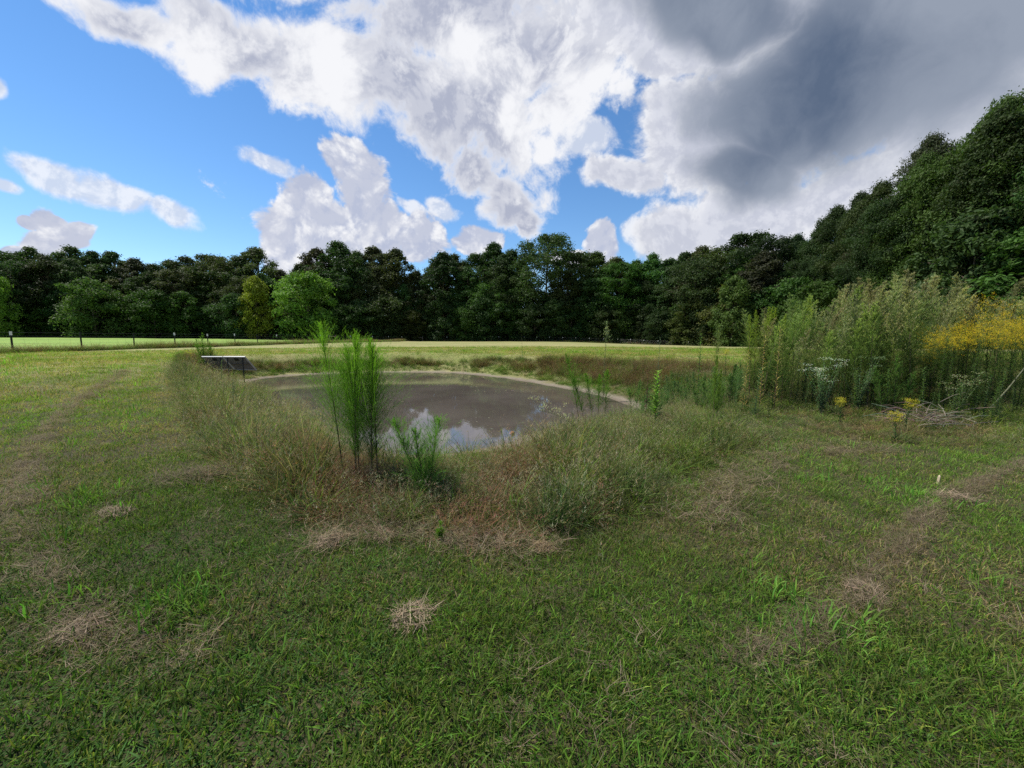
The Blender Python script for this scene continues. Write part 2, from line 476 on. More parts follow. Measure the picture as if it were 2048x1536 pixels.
mg, t, o = material('ground')
pos = t.n('ShaderNodeNewGeometry').outputs['Position']
mk = t.n('ShaderNodeAttribute', attribute_name='col').outputs['Color']
sep = t.n('ShaderNodeSeparateColor'); t.link(mk, sep.inputs[0])
n1 = t.noise(pos, 0.9, 6.0, 0.6); n2 = t.noise(pos, 9.0, 5.0, 0.65); n3 = t.noise(pos, 60.0, 3.0, 0.6); n4 = t.noise(pos, 0.12, 4.0, 0.55)
soil = t.mix(t.ramp(n2, 0.35, 0.65), (0.028, 0.034, 0.012, 1), (0.050, 0.042, 0.022, 1))
soil = t.mix(t.ramp(n3, 0.42, 0.7), soil, (0.075, 0.060, 0.036, 1))
# the mown hay in the distance: streaks left by the mower run along the field
mp = t.n('ShaderNodeMapping'); t.link(pos, mp.inputs['Vector']); mp.inputs['Rotation'].default_value = (0, 0, R(-14)); mp.inputs['Scale'].default_value = (0.06, 0.9, 1.0)
streak = t.noise(mp.outputs[0], 1.0, 5.0, 0.65)
hayc = t.mix(t.ramp(n4, 0.35, 0.65), (0.170, 0.195, 0.055, 1), (0.250, 0.235, 0.095, 1))
hayc = t.mix(t.ramp(streak, 0.40, 0.66), hayc, (0.29, 0.26, 0.125, 1))
hayc = t.mix(t.math('MULTIPLY', t.ramp(n1, 0.48, 0.75), 0.6), hayc, (0.11, 0.15, 0.035, 1))
hayc = t.mix(t.math('MULTIPLY', t.ramp(n2, 0.5, 0.8), 0.5), hayc, (0.09, 0.085, 0.035, 1))
# the pasture beyond the wire fence is greener
px_ = t.n('ShaderNodeSeparateXYZ'); t.link(pos, px_.inputs[0])
past = t.math('LESS_THAN', px_.outputs['X'], FENCE_X)
green = t.mix(t.ramp(n1, 0.35, 0.7), (0.15, 0.26, 0.045, 1), (0.22, 0.30, 0.065, 1))
hayc = t.mix(past, hayc, green)
c_ = t.mix(sep.outputs[1], soil, hayc)
mudc = t.mix(n2, (0.15, 0.125, 0.09, 1), (0.25, 0.215, 0.165, 1))
mudc = t.mix(t.ramp(n3, 0.5, 0.8), mudc, (0.17, 0.14, 0.10, 1))
mudc = t.mix(sep.outputs[2], mudc, (0.13, 0.105, 0.075, 1))
c_ = t.mix(sep.outputs[0], c_, mudc)
bp = t.n('ShaderNodeBump'); bp.inputs['Strength'].default_value = 0.7; bp.inputs['Distance'].default_value = 0.05
t.link(t.math('MULTIPLY_ADD', n2, 0.6, t.math('MULTIPLY', n3, 0.4)), bp.inputs['Height'])
p = principled(t, c_, 0.9, 0.15, bp.outputs[0]); t.link(p.outputs[0], o.inputs['Surface'])
ground = bpy.data.objects.new('ground', mesh_of('ground', np.stack([GX, GY, GZ], -1).reshape(-1, 3), quads, mg, masks, True))
COL.objects.link(ground)
tag(ground, kind='structure')

# pond water
mw, t, o = material('muddy_water')
pos = t.n('ShaderNodeNewGeometry').outputs['Position']
n1 = t.noise(pos, 0.5, 4.0, 0.6); n2 = t.noise(pos, 7.0, 3.0, 0.6)
wc = t.mix(t.ramp(n1, 0.3, 0.7), (0.066, 0.056, 0.047, 1), (0.092, 0.079, 0.067, 1))
bp = t.n('ShaderNodeBump'); bp.inputs['Strength'].default_value = 0.02; bp.inputs['Distance'].default_value = 0.02
t.link(n2, bp.inputs['Height'])
film = t.ramp(t.noise(pos, 1.1, 5.0, 0.7), 0.52, 0.66)
p = principled(t, wc, t.math('MULTIPLY_ADD', film, 0.03, 0.003), 0.5, bp.outputs[0])
p.inputs['IOR'].default_value = 1.33
t.link(p.outputs[0], o.inputs['Surface'])
ctr = SHORE.mean(0)
out = ctr + (SHORE - ctr) * 1.0 + (SHORE - ctr) / np.linalg.norm(SHORE - ctr, axis=1)[:, None] * 1.0
nW = len(out)
Wv = np.vstack([[ctr[0], ctr[1], WATER_Z], np.column_stack([out, np.full(nW, WATER_Z)])])
Wf = np.array([(0, 1 + i, 1 + (i + 1) % nW) for i in range(nW)])
water = bpy.data.objects.new('pond_water', mesh_of('pond_water', Wv, Wf, mw))
COL.objects.link(water)
tag(water, kind='structure')

# ---------------------------------------------------------------- trees
def crown_profile(t, kind):
    """half width of the crown at height t (0 foot, 1 top)"""
    if kind == 'dome':  return np.sqrt(np.clip(1 - ((t - 0.52) / 0.50) ** 2, 0, 1)) ** 0.8
    if kind == 'oak':   return np.clip(np.sin(np.pi * np.clip(t * 0.92 + 0.10, 0, 1)) ** 0.6, 0, 1)
    if kind == 'tall':  return np.clip(np.sin(np.pi * np.clip(t * 0.86 + 0.16, 0, 1)) ** 0.55, 0, 1)
    return np.clip(np.sqrt(np.clip(1 - t ** 2.2, 0, 1)) * (0.75 + 0.35 * t), 0, 1)          # bush: widest near its foot

def tree_meshes(seed, kind, foot, half, clumps, leaves, leaf, holes=0.0):
    """trunk and crown of a tree one unit tall"""
    r = np.random.default_rng(seed)
    tr = Soup()
    ph = r.uniform(0, 6.28); k = np.linspace(0, 1, 9)
    ax = np.stack([0.018 * np.sin(2.4 * k + ph) * k, 0.018 * np.cos(2.0 * k + ph) * k, k * 0.9], -1)
    v, f = tube(ax, 0.014 * (1 - 0.85 * k) + 0.001, 7); tr.add(v, f, (1, 1, 1))
    t = r.uniform(0, 1, clumps) ** 0.85
    rad = half * crown_profile(t, kind)
    rr = rad * np.sqrt(r.uniform(0.12, 1.0, clumps)) * (1 + 0.13 * r.normal(size=clumps))
    az = r.uniform(0, 2 * np.pi, clumps) + np.arange(clumps) * 2.4
    cz = foot + (1 - foot) * t * 0.97
    cc = np.stack([rr * np.cos(az), rr * np.sin(az), cz], -1)
    cr = half * r.uniform(0.14, 0.36, clumps) * (1.05 - 0.35 * t)
    for i in range(0, clumps, max(1, clumps // 26)):                  # limbs reach into the clumps
        z0 = max(0.12, min(0.85, cc[i, 2] - r.uniform(0.06, 0.2)))
        p0 = np.array([np.interp(z0, ax[:, 2], ax[:, 0]), np.interp(z0, ax[:, 2], ax[:, 1]), z0])
        mid = (p0 + cc[i]) / 2 + np.array([0, 0, 0.02]) + r.normal(size=3) * 0.008
        v, f = tube([p0, mid, cc[i]], [0.0055, 0.0035, 0.0012], 5); tr.add(v, f, (1, 1, 1))
    n = clumps * leaves
    ci = np.repeat(np.arange(clumps), leaves)
    d = r.normal(size=(n, 3)); d /= np.linalg.norm(d, axis=1)[:, None]
    d[:, 2] = np.where((d[:, 2] < 0) & (r.random(n) < 0.45), -d[:, 2], d[:, 2])
    rad_l = cr[ci] * r.uniform(0.15, 1.0, n) ** 0.40 * (1 + 0.22 * r.normal(size=n))
    P = cc[ci] + d * rad_l[:, None] * np.array([1.0, 1.0, 0.78])
    keep = P[:, 2] > 0.004
    P, d, ci = P[keep], d[keep], ci[keep]; n = len(P)
    # a leaf spray: a bent pair of triangles facing mostly outward and up
    nrm = d + r.normal(size=(n, 3)) * 0.75 + np.array([0, 0, 0.45]); nrm /= np.linalg.norm(nrm, axis=1)[:, None]
    ta = np.cross(nrm, r.normal(size=(n, 3))); ta /= np.linalg.norm(ta, axis=1)[:, None]
    tb = np.cross(nrm, ta)
    s = (leaf * r.uniform(0.55, 1.35, n))[:, None]
    Vt = np.stack([P - ta * s, P + tb * s * 0.52 + nrm * s * 0.12, P + ta * s, P - tb * s * 0.52 + nrm * s * 0.12], 1).reshape(-1, 3)
    Fq = np.arange(n * 4).reshape(n, 4)
    tone = 1 + 0.24 * r.normal(size=clumps).clip(-2, 2)
    base = np.tile(np.array([1.0, 1.0, 1.0]), (n, 1)) * tone[ci][:, None]
    colr = vary(base, n, r, 0.20, 0.09)
    return tr.data('trunk', M_BARK, True), mesh_of('crown', Vt, Fq, M_LEAF, np.repeat(colr, 4, 0))

FAR = [tree_meshes(100 + i, k, ft, hf * 1.25, 150, 170, 0.0098) for i, (k, ft, hf) in enumerate(
    [('oak', 0.10, 0.20), ('oak', 0.16, 0.24), ('tall', 0.12, 0.17), ('dome', 0.22, 0.26), ('oak', 0.08, 0.22), ('tall', 0.06, 0.19), ('dome', 0.15, 0.22)])]
NEAR = [tree_meshes(200 + i, k, ft, hf * 1.2, 260, 300, 0.0062) for i, (k, ft, hf) in enumerate(
    [('oak', 0.08, 0.21), ('oak', 0.12, 0.24), ('tall', 0.06, 0.18), ('dome', 0.14, 0.24)])]
BUSH = [tree_meshes(300 + i, 'bush', 0.01, hf, 110, 170, 0.018) for i, hf in enumerate([0.46, 0.55, 0.40, 0.50])]

GREENS = {'dark green': (0.047, 0.086, 0.023), 'mid green': (0.062, 0.120, 0.024), 'olive green': (0.064, 0.086, 0.025),
          'brown tinged': (0.068, 0.074, 0.033), 'yellow green': (0.215, 0.250, 0.028), 'bright green': (0.105, 0.180, 0.028)}
tree_log = []
def plant_tree(meshes, px, depth, top, tone, row, label=None, wide=1.0):
    d = ray(px, top); k = depth / d[1]
    x, y, ztop = d[0] * k, depth, EYE + d[2] * k
    g = on_land(x, y)
    h = ztop - g[2]
    r = empty({'low': 'understory_tree'}.get(row, 'forest_tree'), g - np.array([0, 0, 0.05]), rng.uniform(0, 6.28))
    r.scale = (h * wide, h * wide, h)
    for nm, me in zip(('trunk', 'crown'), meshes):
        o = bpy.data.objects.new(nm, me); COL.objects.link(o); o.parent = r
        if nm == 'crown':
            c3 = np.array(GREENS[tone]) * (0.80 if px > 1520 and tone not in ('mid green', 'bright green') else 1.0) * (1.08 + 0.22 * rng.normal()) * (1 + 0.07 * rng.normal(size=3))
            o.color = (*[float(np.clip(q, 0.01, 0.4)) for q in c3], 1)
    tag(r, label, 'tree', {'tall': 'tall trees of the forest edge', 'mid': 'middle trees of the forest edge', 'low': 'low trees and saplings along the forest edge'}[row])
    if label is None: tree_log.append((px, row, tone, r))
    return r

DEPTH = ([-150, 0, 300, 600, 850, 1024, 1200, 1350, 1500, 1650, 1800, 2048, 2300], [92, 97, 107, 119, 131, 127, 122, 109, 93, 77, 63, 48, 39])
TOP = ([-150, 0, 50, 130, 200, 300, 400, 440, 490, 540, 560, 600, 660, 740, 790, 838, 880, 960, 1010, 1040, 1150, 1200, 1250, 1300, 1400, 1450, 1500, 1560, 1600, 1650, 1700, 1720, 1760, 1800, 1850, 1900, 1950, 1990, 2048, 2300],
       [500, 508, 492, 482, 502, 500, 505, 516, 505, 500, 516, 502, 490, 490, 506, 545, 512, 490, 500, 500, 500, 512, 508, 516, 500, 500, 466, 464, 462, 440, 412, 402, 372, 310, 288, 272, 262, 232, 205, 130])
def brownish(px):
    return np.interp(px, [0, 250, 300, 420, 460, 640, 700, 830, 860, 1180, 1220, 1300, 1420, 1560, 1700, 1800, 1900, 2000, 2300], [.2, .2, .6, .6, .1, .1, .75, .75, .1, .1, .6, .5, .55, .3, .2, .55, .5, .15, .1])
def tone_for(px, row):
    q = rng.random()
    if row != 'low' and q < 0.55 * brownish(px): return 'brown tinged'
    q = rng.random()
    if row == 'low': return 'dark green' if q < 0.55 else ('mid green' if q < 0.9 else 'olive green')
    return 'dark green' if q < 0.62 else ('olive green' if q < 0.84 else 'mid green')
for row, back, frac, gap in (('tall', 7.0, 1.0, 0.52), ('mid', 1.0, 0.76, 0.62), ('low', -3.5, 0.42, 0.62)):
    px = -140.0 + 20 * rng.random()
    while px < 2330:
        dep = np.interp(px, *DEPTH) + back + rng.uniform(-2, 2)
        top = np.interp(px, *TOP)
        hpx = (HORIZON - top) * frac * (0.97 + 0.04 * (px > 1650) + ((0.085 if px > 1600 else 0.075) if row == 'tall' else 0.17) * rng.normal())
        if row == 'tall': hpx = min(hpx, (HORIZON - top) * 1.05)
        near = px > 1560
        pool = BUSH if row == 'low' else (NEAR if near else FAR)
        if not (row == 'tall' and 1045 < px < 1140):
            plant_tree(pool[rng.integers(len(pool))], px, dep, HORIZON - hpx, tone_for(px, row), row, None, rng.uniform(0.62, 0.85) if near and row != 'low' else rng.uniform(0.95, 1.30))
        width = (hpx * dep / F + 2) * ((0.31 if near else 0.42) if row != 'low' else 0.85)
        px += gap * F * width / dep * rng.uniform(0.8, 1.2)
plant_tree(FAR[3], 1092, 128, 470, 'dark green', 'tall', 'tallest far tree, dark green with a broad rounded dome of a crown above the hayfield', 1.0)
plant_tree(BUSH[2], 508, 108, 556, 'yellow green', 'low', 'small bright yellow-green tree against the dark forest beyond the solar panels', 0.72)
plant_tree(BUSH[1], 612, 112, 548, 'bright green', 'low', 'broad fresh green tree just right of the small yellow-green tree', 1.0)
plant_tree(BUSH[3], 178, 96, 558, 'mid green', 'low', 'rounded mid green tree behind the second fence post', 1.0)
plant_tree(BUSH[0], -30, 88, 545, 'bright green', 'low', 'light green tree cut by the left edge of the view', 0.7)
plant_tree(BUSH[2], 1472, 86, 556, 'mid green', 'low', 'fresh green sapling in front of the dark forest left of the weed thicket', 0.75)
plant_tree(BUSH[1], 1640, 66, 568, 'mid green', 'low', 'leafy mid green tree right behind the cream plumes of the thicket', 1.0)

# the brush under the trees, too dense to tell apart
brush_px = np.concatenate([rng.uniform(-170, 2320, 950), rng.uniform(1500, 2320, 120)])
BRUSH = []
for px in brush_px:
    bk = rng.uniform(-4.5, 17); dep = np.interp(px, *DEPTH) + bk
    d = ray(px, 690); BRUSH.append((d[0] * dep / d[1], dep, rng.uniform(2.2, 5.0) + 0.22 * max(bk, 0)))
for yy in np.arange(47, -60, -2.2):                       # the wood goes on past the right edge of the view
    BRUSH.append((66 + rng.normal() * 2, yy, rng.uniform(4, 8)))
for q_ in range(110):                                       # and past the left edge
    px = rng.uniform(-900, -150); dep = 94 + rng.uniform(-2, 14)
    d = ray(px, 690); BRUSH.append((d[0] * dep / d[1], dep, rng.uniform(10, 19)))
BRUSH = np.array(BRUSH)

SECTORS = [(60, 'left of the nearest fence post'), (130, 'behind the nearest fence post'), (215, 'behind the second fence post'), (310, 'behind the third fence post'),
           (400, 'behind the yellow goldenrod by the panels'), (460, 'behind the left solar panel'), (520, 'behind the right solar panel'), (580, 'beside the small yellow-green tree'), (660, 'left behind the tall dog fennel'),
           (720, 'right behind the tall dog fennel'), (790, 'beyond the fence corner'), (860, 'beyond the pond, left part'), (930, 'beyond the pond, middle part'), (1000, 'beyond the pond, right part'), (1060, 'just left of the dome-topped tree'),
           (1130, 'under the dome-topped tree'), (1190, 'just right of the dome-topped tree'), (1260, 'behind the lone seed-headed weed'), (1340, 'beyond the bright leafy horseweed'), (1420, 'beyond the right end of the hayfield'),
           (1490, 'just left of the weed thicket'), (1560, 'behind the thicket\'s left end'), (1650, 'over the thicket\'s left half'), (1740, 'over the thicket\'s middle'), (1830, 'over the tallest thicket plumes'),
           (1920, 'over the thicket\'s right half'), (2000, 'over the yellow goldenrod patch'), (2070, 'at the right edge above the goldenrod'), (9999, 'off the right edge of the view')]
def sector(px):
    return next(n for lim, n in SECTORS if px < lim)
ROWS = {'tall': 'tall {} skyline tree {}', 'mid': 'mid-height {} tree {}', 'low': 'low bushy {} tree {}'}
ORD = ['leftmost', 'second from left', 'third from left', 'fourth from left', 'fifth from left', 'sixth from left', 'seventh from left', 'eighth from left', 'ninth from left', 'tenth from left']
def one_of(i, n):
    return '' if n == 1 else ', ' + (('left one', 'right one')[i] if n == 2 else ORD[min(i, 9)])
books = {}
for px, row, tone, o in tree_log:
    books.setdefault((row, tone, sector(px) if px > -20 else 'off the left edge of the view'), []).append((px, o))
for (row, tone, sec), lst in books.items():
    lst.sort(key=lambda q: q[0])
    base = ROWS[row].format(tone, sec)
    for i, (px, o) in enumerate(lst):
        o['label'] = base + one_of(i, len(lst))

# ---------------------------------------------------------------- wire fences
M_POST = rough_material('painted_steel_post', (0.030, 0.036, 0.030), 0.3, 0.6, 40.0, 0.2)
M_WHITE = rough_material('white_paint', (0.72, 0.72, 0.70), 0.08, 0.5, 30.0, 0.05)
M_WIRE = rough_material('fence_wire', (0.10, 0.10, 0.10), 0.2, 0.5, 30.0, 0.05, 0.6)
M_WOOD = rough_material('grey_wood', (0.15, 0.12, 0.095), 0.35, 0.85, 25.0, 0.5)
def post_mesh():
    s = Soup()
    for b in (box(-0.020, 0.020, 0.016, 0.022, -0.3, 1.42), box(-0.004, 0.004, -0.022, 0.016, -0.3, 1.42)): s.add(*b, (1, 1, 1))
    for z in np.arange(0.15, 1.30, 0.12): s.add(*box(-0.006, 0.006, 0.022, 0.030, z, z + 0.03), (1, 1, 1))
    return s.data('post', M_POST)
cap = Soup()
cap.add(*box(-0.024, 0.024, 0.012, 0.026, 1.18, 1.43), (1, 1, 1)).add(*box(-0.008, 0.008, -0.026, 0.012, 1.18, 1.43), (1, 1, 1))
POST, CAP = post_mesh(), cap.data('white_tip', M_WHITE)
def wire_fence(name, label, posts, caps, thick=1.0):
    r = empty(name, on_land(*posts[0]))
    base = np.array(r.location)
    P = np.array([on_land(x, y) for x, y in posts])
    for i, p in enumerate(P):
        o = bpy.data.objects.new('post', POST); COL.objects.link(o); o.parent = r
        o.location = [float(q) for q in p - base]; o.rotation_euler = (rng.normal() * 0.02, rng.normal() * 0.02, rng.uniform(-0.3, 0.3)); o.scale = (2.0, 2.0, float(rng.uniform(0.97, 1.04)))
        if i in caps:
            c = bpy.data.objects.new('white_tip', CAP); COL.objects.link(c); c.parent = o
    for h in (0.12, 0.35, 0.6, 0.85, 1.1, 1.34):
        v, f = tube(P - base + np.array([0, 0, h]), 0.0045 * thick, 4)
        Soup().add(v, f, (1, 1, 1)).obj('wire', M_WIRE, r)
    v = Soup()
    for a, b in zip(P[:-1], P[1:]):                      # the thin uprights of the woven wire
        n = max(2, int(np.hypot(*(b - a)[:2]) / 0.6))
        for q in np.linspace(0, 1, n, endpoint=False)[1:]:
            c = a + (b - a) * q - base; v.add(*box(c[0] - 0.0016, c[0] + 0.0016, c[1] - 0.0016, c[1] + 0.0016, c[2] + 0.1, c[2] + 1.1), (1, 1, 1))
    tag(v.obj('woven_wire', M_WIRE, r), kind='stuff')
    return tag(r, label, 'fence', 'wire fences round the hayfield')
f1 = [(FENCE_X, 21.4 + 4.12 * i) for i in range(26)]
wire_fence('wire_fence', 'woven wire fence on dark steel posts running away along the green pasture at left', f1, {1, 4, 5, 6, 8, 11, 14, 17, 20, 23})
f2 = []
for (x0, y0), (x1, y1) in zip(FENCE_LINE[:-1], FENCE_LINE[1:]):
    n = int(round(math.hypot(x1 - x0, y1 - y0) / 4.1)); f2 += [(x0 + (x1 - x0) * i / n, y0 + (y1 - y0) * i / n) for i in range(n)]
wire_fence('wire_fence', 'far wire fence with white-tipped posts along the foot of the forest', f2, set(range(1, 80)), 1.6)
def brace(x, y, rz, label):
    r = empty('brace_frame', on_land(x, y), rz)
    for sx in (-1.3, 1.3):
        v, f = tube([(sx, 0, -0.3), (sx, 0, 1.45)], [0.075, 0.07], 8); Soup().add(v, f, (1, 1, 1)).obj('post', M_WOOD, r)
    v, f = tube([(-1.24, 0, 1.15), (1.24, 0, 1.15)], [0.06, 0.06], 8); Soup().add(v, f, (1, 1, 1)).obj('rail', M_WOOD, r)
    return tag(r, label, 'fence brace', 'wooden fence braces')
brace(FENCE_X + 0.15, 71.0, 1.57, 'wooden fence brace with a pale top rail behind the tall dog fennel')
brace(FENCE_X + 3.5, 122.5, -0.15, 'wooden fence brace at the far corner where both wire fences meet')

# ---------------------------------------------------------------- grass, weeds and straw that nobody could count
def source_set(name, meshes):
    """source meshes for instances: a collection that is not part of the scene"""
    c = bpy.data.collections.new(name)
    for i, me in enumerate(meshes):
        c.objects.link(bpy.data.objects.new('%s_%02d' % (name, i), me))
    return c
def scatter(name, sources, P, rot, scl, idx, tint):
    n = len(P)
    me = bpy.data.meshes.new(name); me.vertices.add(n)
    me.vertices.foreach_set('co', np.asarray(P, np.float32).ravel())
    a = me.attributes.new('rot', 'FLOAT_VECTOR', 'POINT'); a.data.foreach_set('vector', np.asarray(rot, np.float32).ravel())
    a = me.attributes.new('scl', 'FLOAT_VECTOR', 'POINT'); s3 = np.asarray(scl, np.float32); s3 = np.repeat(s3[:, None], 3, 1) if s3.ndim == 1 else s3
    a.data.foreach_set('vector', np.ascontiguousarray(s3).ravel())
    a = me.attributes.new('pick', 'INT', 'POINT'); a.data.foreach_set('value', np.asarray(idx, np.int32))
    a = me.attributes.new('tint', 'FLOAT_COLOR', 'POINT'); t4 = np.ones((n, 4), np.float32); t4[:, :3] = tint; a.data.foreach_set('color', t4.ravel())
    o = bpy.data.objects.new(name, me); COL.objects.link(o)
    g = bpy.data.node_groups.new(name, 'GeometryNodeTree')
    g.interface.new_socket('Geometry', in_out='INPUT', socket_type='NodeSocketGeometry')
    g.interface.new_socket('Geometry', in_out='OUTPUT', socket_type='NodeSocketGeometry')
    gi, go = g.nodes.new('NodeGroupInput'), g.nodes.new('NodeGroupOutput')
    ci = g.nodes.new('GeometryNodeCollectionInfo'); ci.inputs['Collection'].default_value = sources
    ci.inputs['Separate Children'].default_value = True; ci.inputs['Reset Children'].default_value = True
    ip = g.nodes.new('GeometryNodeInstanceOnPoints'); ip.inputs['Pick Instance'].default_value = True
    def attr(nm, ty):
        q = g.nodes.new('GeometryNodeInputNamedAttribute'); q.data_type = ty; q.inputs['Name'].default_value = nm
        return q.outputs['Attribute']
    L = g.links.new
    L(gi.outputs[0], ip.inputs['Points']); L(ci.outputs[0], ip.inputs['Instance'])
    L(attr('pick', 'INT'), ip.inputs['Instance Index']); L(attr('rot', 'FLOAT_VECTOR'), ip.inputs['Rotation']); L(attr('scl', 'FLOAT_VECTOR'), ip.inputs['Scale'])
    L(ip.outputs[0], go.inputs[0])
    o.modifiers.new('scatter', 'NODES').node_group = g
    return tag(o, kind='stuff')

def disc(n, rad, r):
    q = rad * np.sqrt(r.random(n)); a = r.uniform(0, 6.283, n)
    return np.stack([q * np.cos(a), q * np.sin(a), np.full(n, -0.006)], -1)
def tuft(seed, n, rad, L, w, lean, bend, segs, col, tip, heads=None, amt=0.22):
    """a tuft of grass; HEADS gives the colour of seed heads carried by a third of the blades"""
    r = np.random.default_rng(seed); s = Soup()
    P = disc(n, rad, r); az = np.arctan2(P[:, 1], P[:, 0]) + r.normal(size=n) * 0.9
    Lr = L * r.uniform(0.45, 1.15, n)
    base = vary(col, n, r, amt); tp = vary(tip, n, r, amt)
    v, f, c, tips = blades(P, az, Lr, w * r.uniform(0.6, 1.3, n), np.abs(r.normal(size=n)) * lean, np.abs(r.normal(size=n)) * bend + bend * 0.4, segs, base, tp, r.normal(size=n) * 0.8)
    s.add(v, f, c)
    if heads is not None:
        k = np.argsort(-Lr)[:max(4, n // 3)]; m = len(k)
        hp = np.repeat(tips[k], 5, 0) + r.normal(size=(m * 5, 3)) * np.array([0.012, 0.012, 0.035])
        v, f, c, _ = blades(hp, r.uniform(0, 6.28, m * 5), 0.045, 0.007, 0.5, 0.8, 1, vary(heads, m * 5, r, 0.3))
        s.add(v, f, c)
    return s.data('grass_tuft', M_GRASS)
G1, G2, G3 = (0.110, 0.198, 0.024), (0.080, 0.148, 0.021), (0.170, 0.185, 0.036)
TAN, TAN2, RED = (0.25, 0.20, 0.115), (0.33, 0.27, 0.17), (0.150, 0.085, 0.050)
lawn_src = [
    tuft(1, 26, 0.10, 0.060, 0.0042, 0.6, 0.7, 2, G2, G1),
    tuft(2, 26, 0.10, 0.050, 0.0038, 0.7, 0.8, 2, G2, G3),
    tuft(3, 24, 0.11, 0.045, 0.0036, 0.9, 0.9, 2, G3, TAN),
    tuft(4, 22, 0.10, 0.050, 0.0034, 1.2, 0.5, 2, (0.14, 0.115, 0.06), TAN),
    tuft(5, 16, 0.07, 0.105, 0.0065, 0.6, 0.9, 3, G1, (0.10, 0.175, 0.035)),
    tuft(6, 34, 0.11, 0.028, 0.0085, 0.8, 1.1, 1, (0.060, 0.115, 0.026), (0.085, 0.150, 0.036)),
    tuft(7, 18, 0.10, 0.085, 0.0040, 0.9, 0.9, 3, G2, (0.115, 0.13, 0.045)),
    tuft(8, 24, 0.12, 0.060, 0.0030, 1.3, 0.4, 2, (0.09, 0.075, 0.04), (0.19, 0.15, 0.09)),
]
lawn_set = source_set('lawn_tuft', lawn_src)

def to_px(x, y, z):
    """photo column and row of a point, to lay out zones"""
    c, s = math.cos(PITCH), math.sin(PITCH)
    dz = z - EYE; dep = y * c - dz * s; up = y * s + dz * c
    dep = np.maximum(dep, 0.05)
    return 1024 + F * x / dep, 768 - F * up / dep

# outline of the unmown weeds round the pond (points on the land), closed far behind the thicket
_edge_px = [(352,716),(340,742),(352,780),(375,830),(412,890),(450,940),(520,985),(590,1020),(660,1062),(760,1085),(900,1090),(1040,1085),(1150,1068),(1250,1030),(1340,985),(1420,938),(1490,905),(1560,882),(1640,876),(1760,884),(1900,892),(2060,900),(2250,905)]
EDGE = [tuple(ground_at(x, y)[:2]) for x, y in _edge_px]
_far_px = [(1560,750),(1430,737),(1300,728),(1150,720),(980,717),(820,716),(640,718),(500,722)]
ROUGH = EDGE + [(20.0, 7.0), (21.0, 13.0), (14.0, 15.5)] + [tuple(ground_at(x, y)[:2]) for x, y in _far_px]
ROW_L = [tuple(ground_at(x, y)[:2]) for x, y in [(250,742),(200,775),(140,815),(90,870),(45,930),(35,1010),(50,1080),(110,1170),(160,1260),(250,1310),(380,1320)]]
ROW_R = [tuple(ground_at(x, y)[:2]) for x, y in [(2060,925),(1960,968),(1880,1010),(1800,1090),(1740,1170),(1690,1225),(1570,1290),(1490,1330)]]
ROW_E = [tuple(ground_at(x, y)[:2]) for x, y in [(330,960),(470,950)]]
ROW_C = [tuple(ground_at(x, y)[:2]) for x, y in [(640,1090),(720,1062),(860,1075),(1000,1095),(1110,1100)]]
ROW_K = [tuple(ground_at(x, y)[:2]) for x, y in [(1400,1055),(1480,945),(1580,905),(1750,905)]]

def lawn_points():
    P = []
    edges = np.geomspace(0.55, 42, 60)
    for a, b in zip(edges[:-1], edges[1:]):
        m = (a + b) / 2
        rho = min(820.0, 820.0 * (3.0 / m) ** 1.40)
        area = (b * b - a * a) / 2 * 2.8
        n = int(rho * area)
        q = np.sqrt(rng.uniform(a * a, b * b, n)); th = rng.uniform(-1.4, 1.4, n)
        P.append(np.stack([q * np.sin(th), q * np.cos(th) - 0.1], -1))
    return np.vstack(P)
xy = lawn_points()
ins = inside(ROUGH, xy[:, 0], xy[:, 1])
sd = shore_dist(xy[:, 0], xy[:, 1])
keep = (~ins) | ((sd > 0.75) & (rng.random(len(xy)) < 0.5))
xy = xy[keep]; x, y = xy.T; z = land(x, y); r_ = np.hypot(x, y); n = len(xy)
na, nb_, nc = vnoise(x, y, 1.6, 11), vnoise(x, y, 0.7, 12), vnoise(x, y, 4.5, 13)
row = np.minimum(np.minimum(dist_line(ROW_L, x, y), dist_line(ROW_R, x, y)), np.minimum(dist_line(ROW_C, x, y), dist_line(ROW_K, x, y)))
u_ = rng.random(n)
dryness = np.clip(0.10 + 1.5 * (na - 0.48) + 0.9 * (nb_ - 0.5) + 0.55 * S(2.5, 9, r_) + 0.60 * S(0.16, 0.0, row), 0, 0.93)
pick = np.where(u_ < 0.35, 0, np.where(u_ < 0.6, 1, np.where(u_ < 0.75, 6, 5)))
pick = np.where((nc > 0.47) & (r_ < 4) & (rng.random(n) < 0.6), 5, pick)  # more dark tufts close to the viewer, foreground shade put into colour
pick = np.where((nb_ > 0.60) & (rng.random(n) < 0.22), 4, pick)
dd = rng.random(n)
pick = np.where(dd < dryness * 0.8, np.where(dd < dryness * 0.30, 3, np.where(dd < dryness * 0.42, 7, 2)), pick)
grow = 1.0 + 0.9 * S(4, 25, r_)
scl = (1.22 + 0.30 * S(3.5, 1.5, r_)) * grow * rng.uniform(0.7, 1.25, n) * (0.75 + 0.5 * nc)
tl = (0.70 + 0.48 * vnoise(x, y, 2.6, 14) + 0.20 * S(2.5, 8, r_)) * rng.uniform(0.6, 1.4, n)  # tint darker up close, brighter beyond, imitating a lit middle distance
tint = np.stack([tl * (1 + 0.22 * (na - 0.5) + 0.50 * S(3, 14, r_)), tl * (1 + 0.42 * S(3, 14, r_)), tl * (1 + 0.05 * S(4, 16, r_))], -1)
rot = np.stack([rng.normal(size=n) * 0.12, rng.normal(size=n) * 0.12, rng.uniform(0, 6.283, n)], -1)
scatter('mown_grass', lawn_set, np.stack([x, y, z], -1), rot, scl, pick, tint)

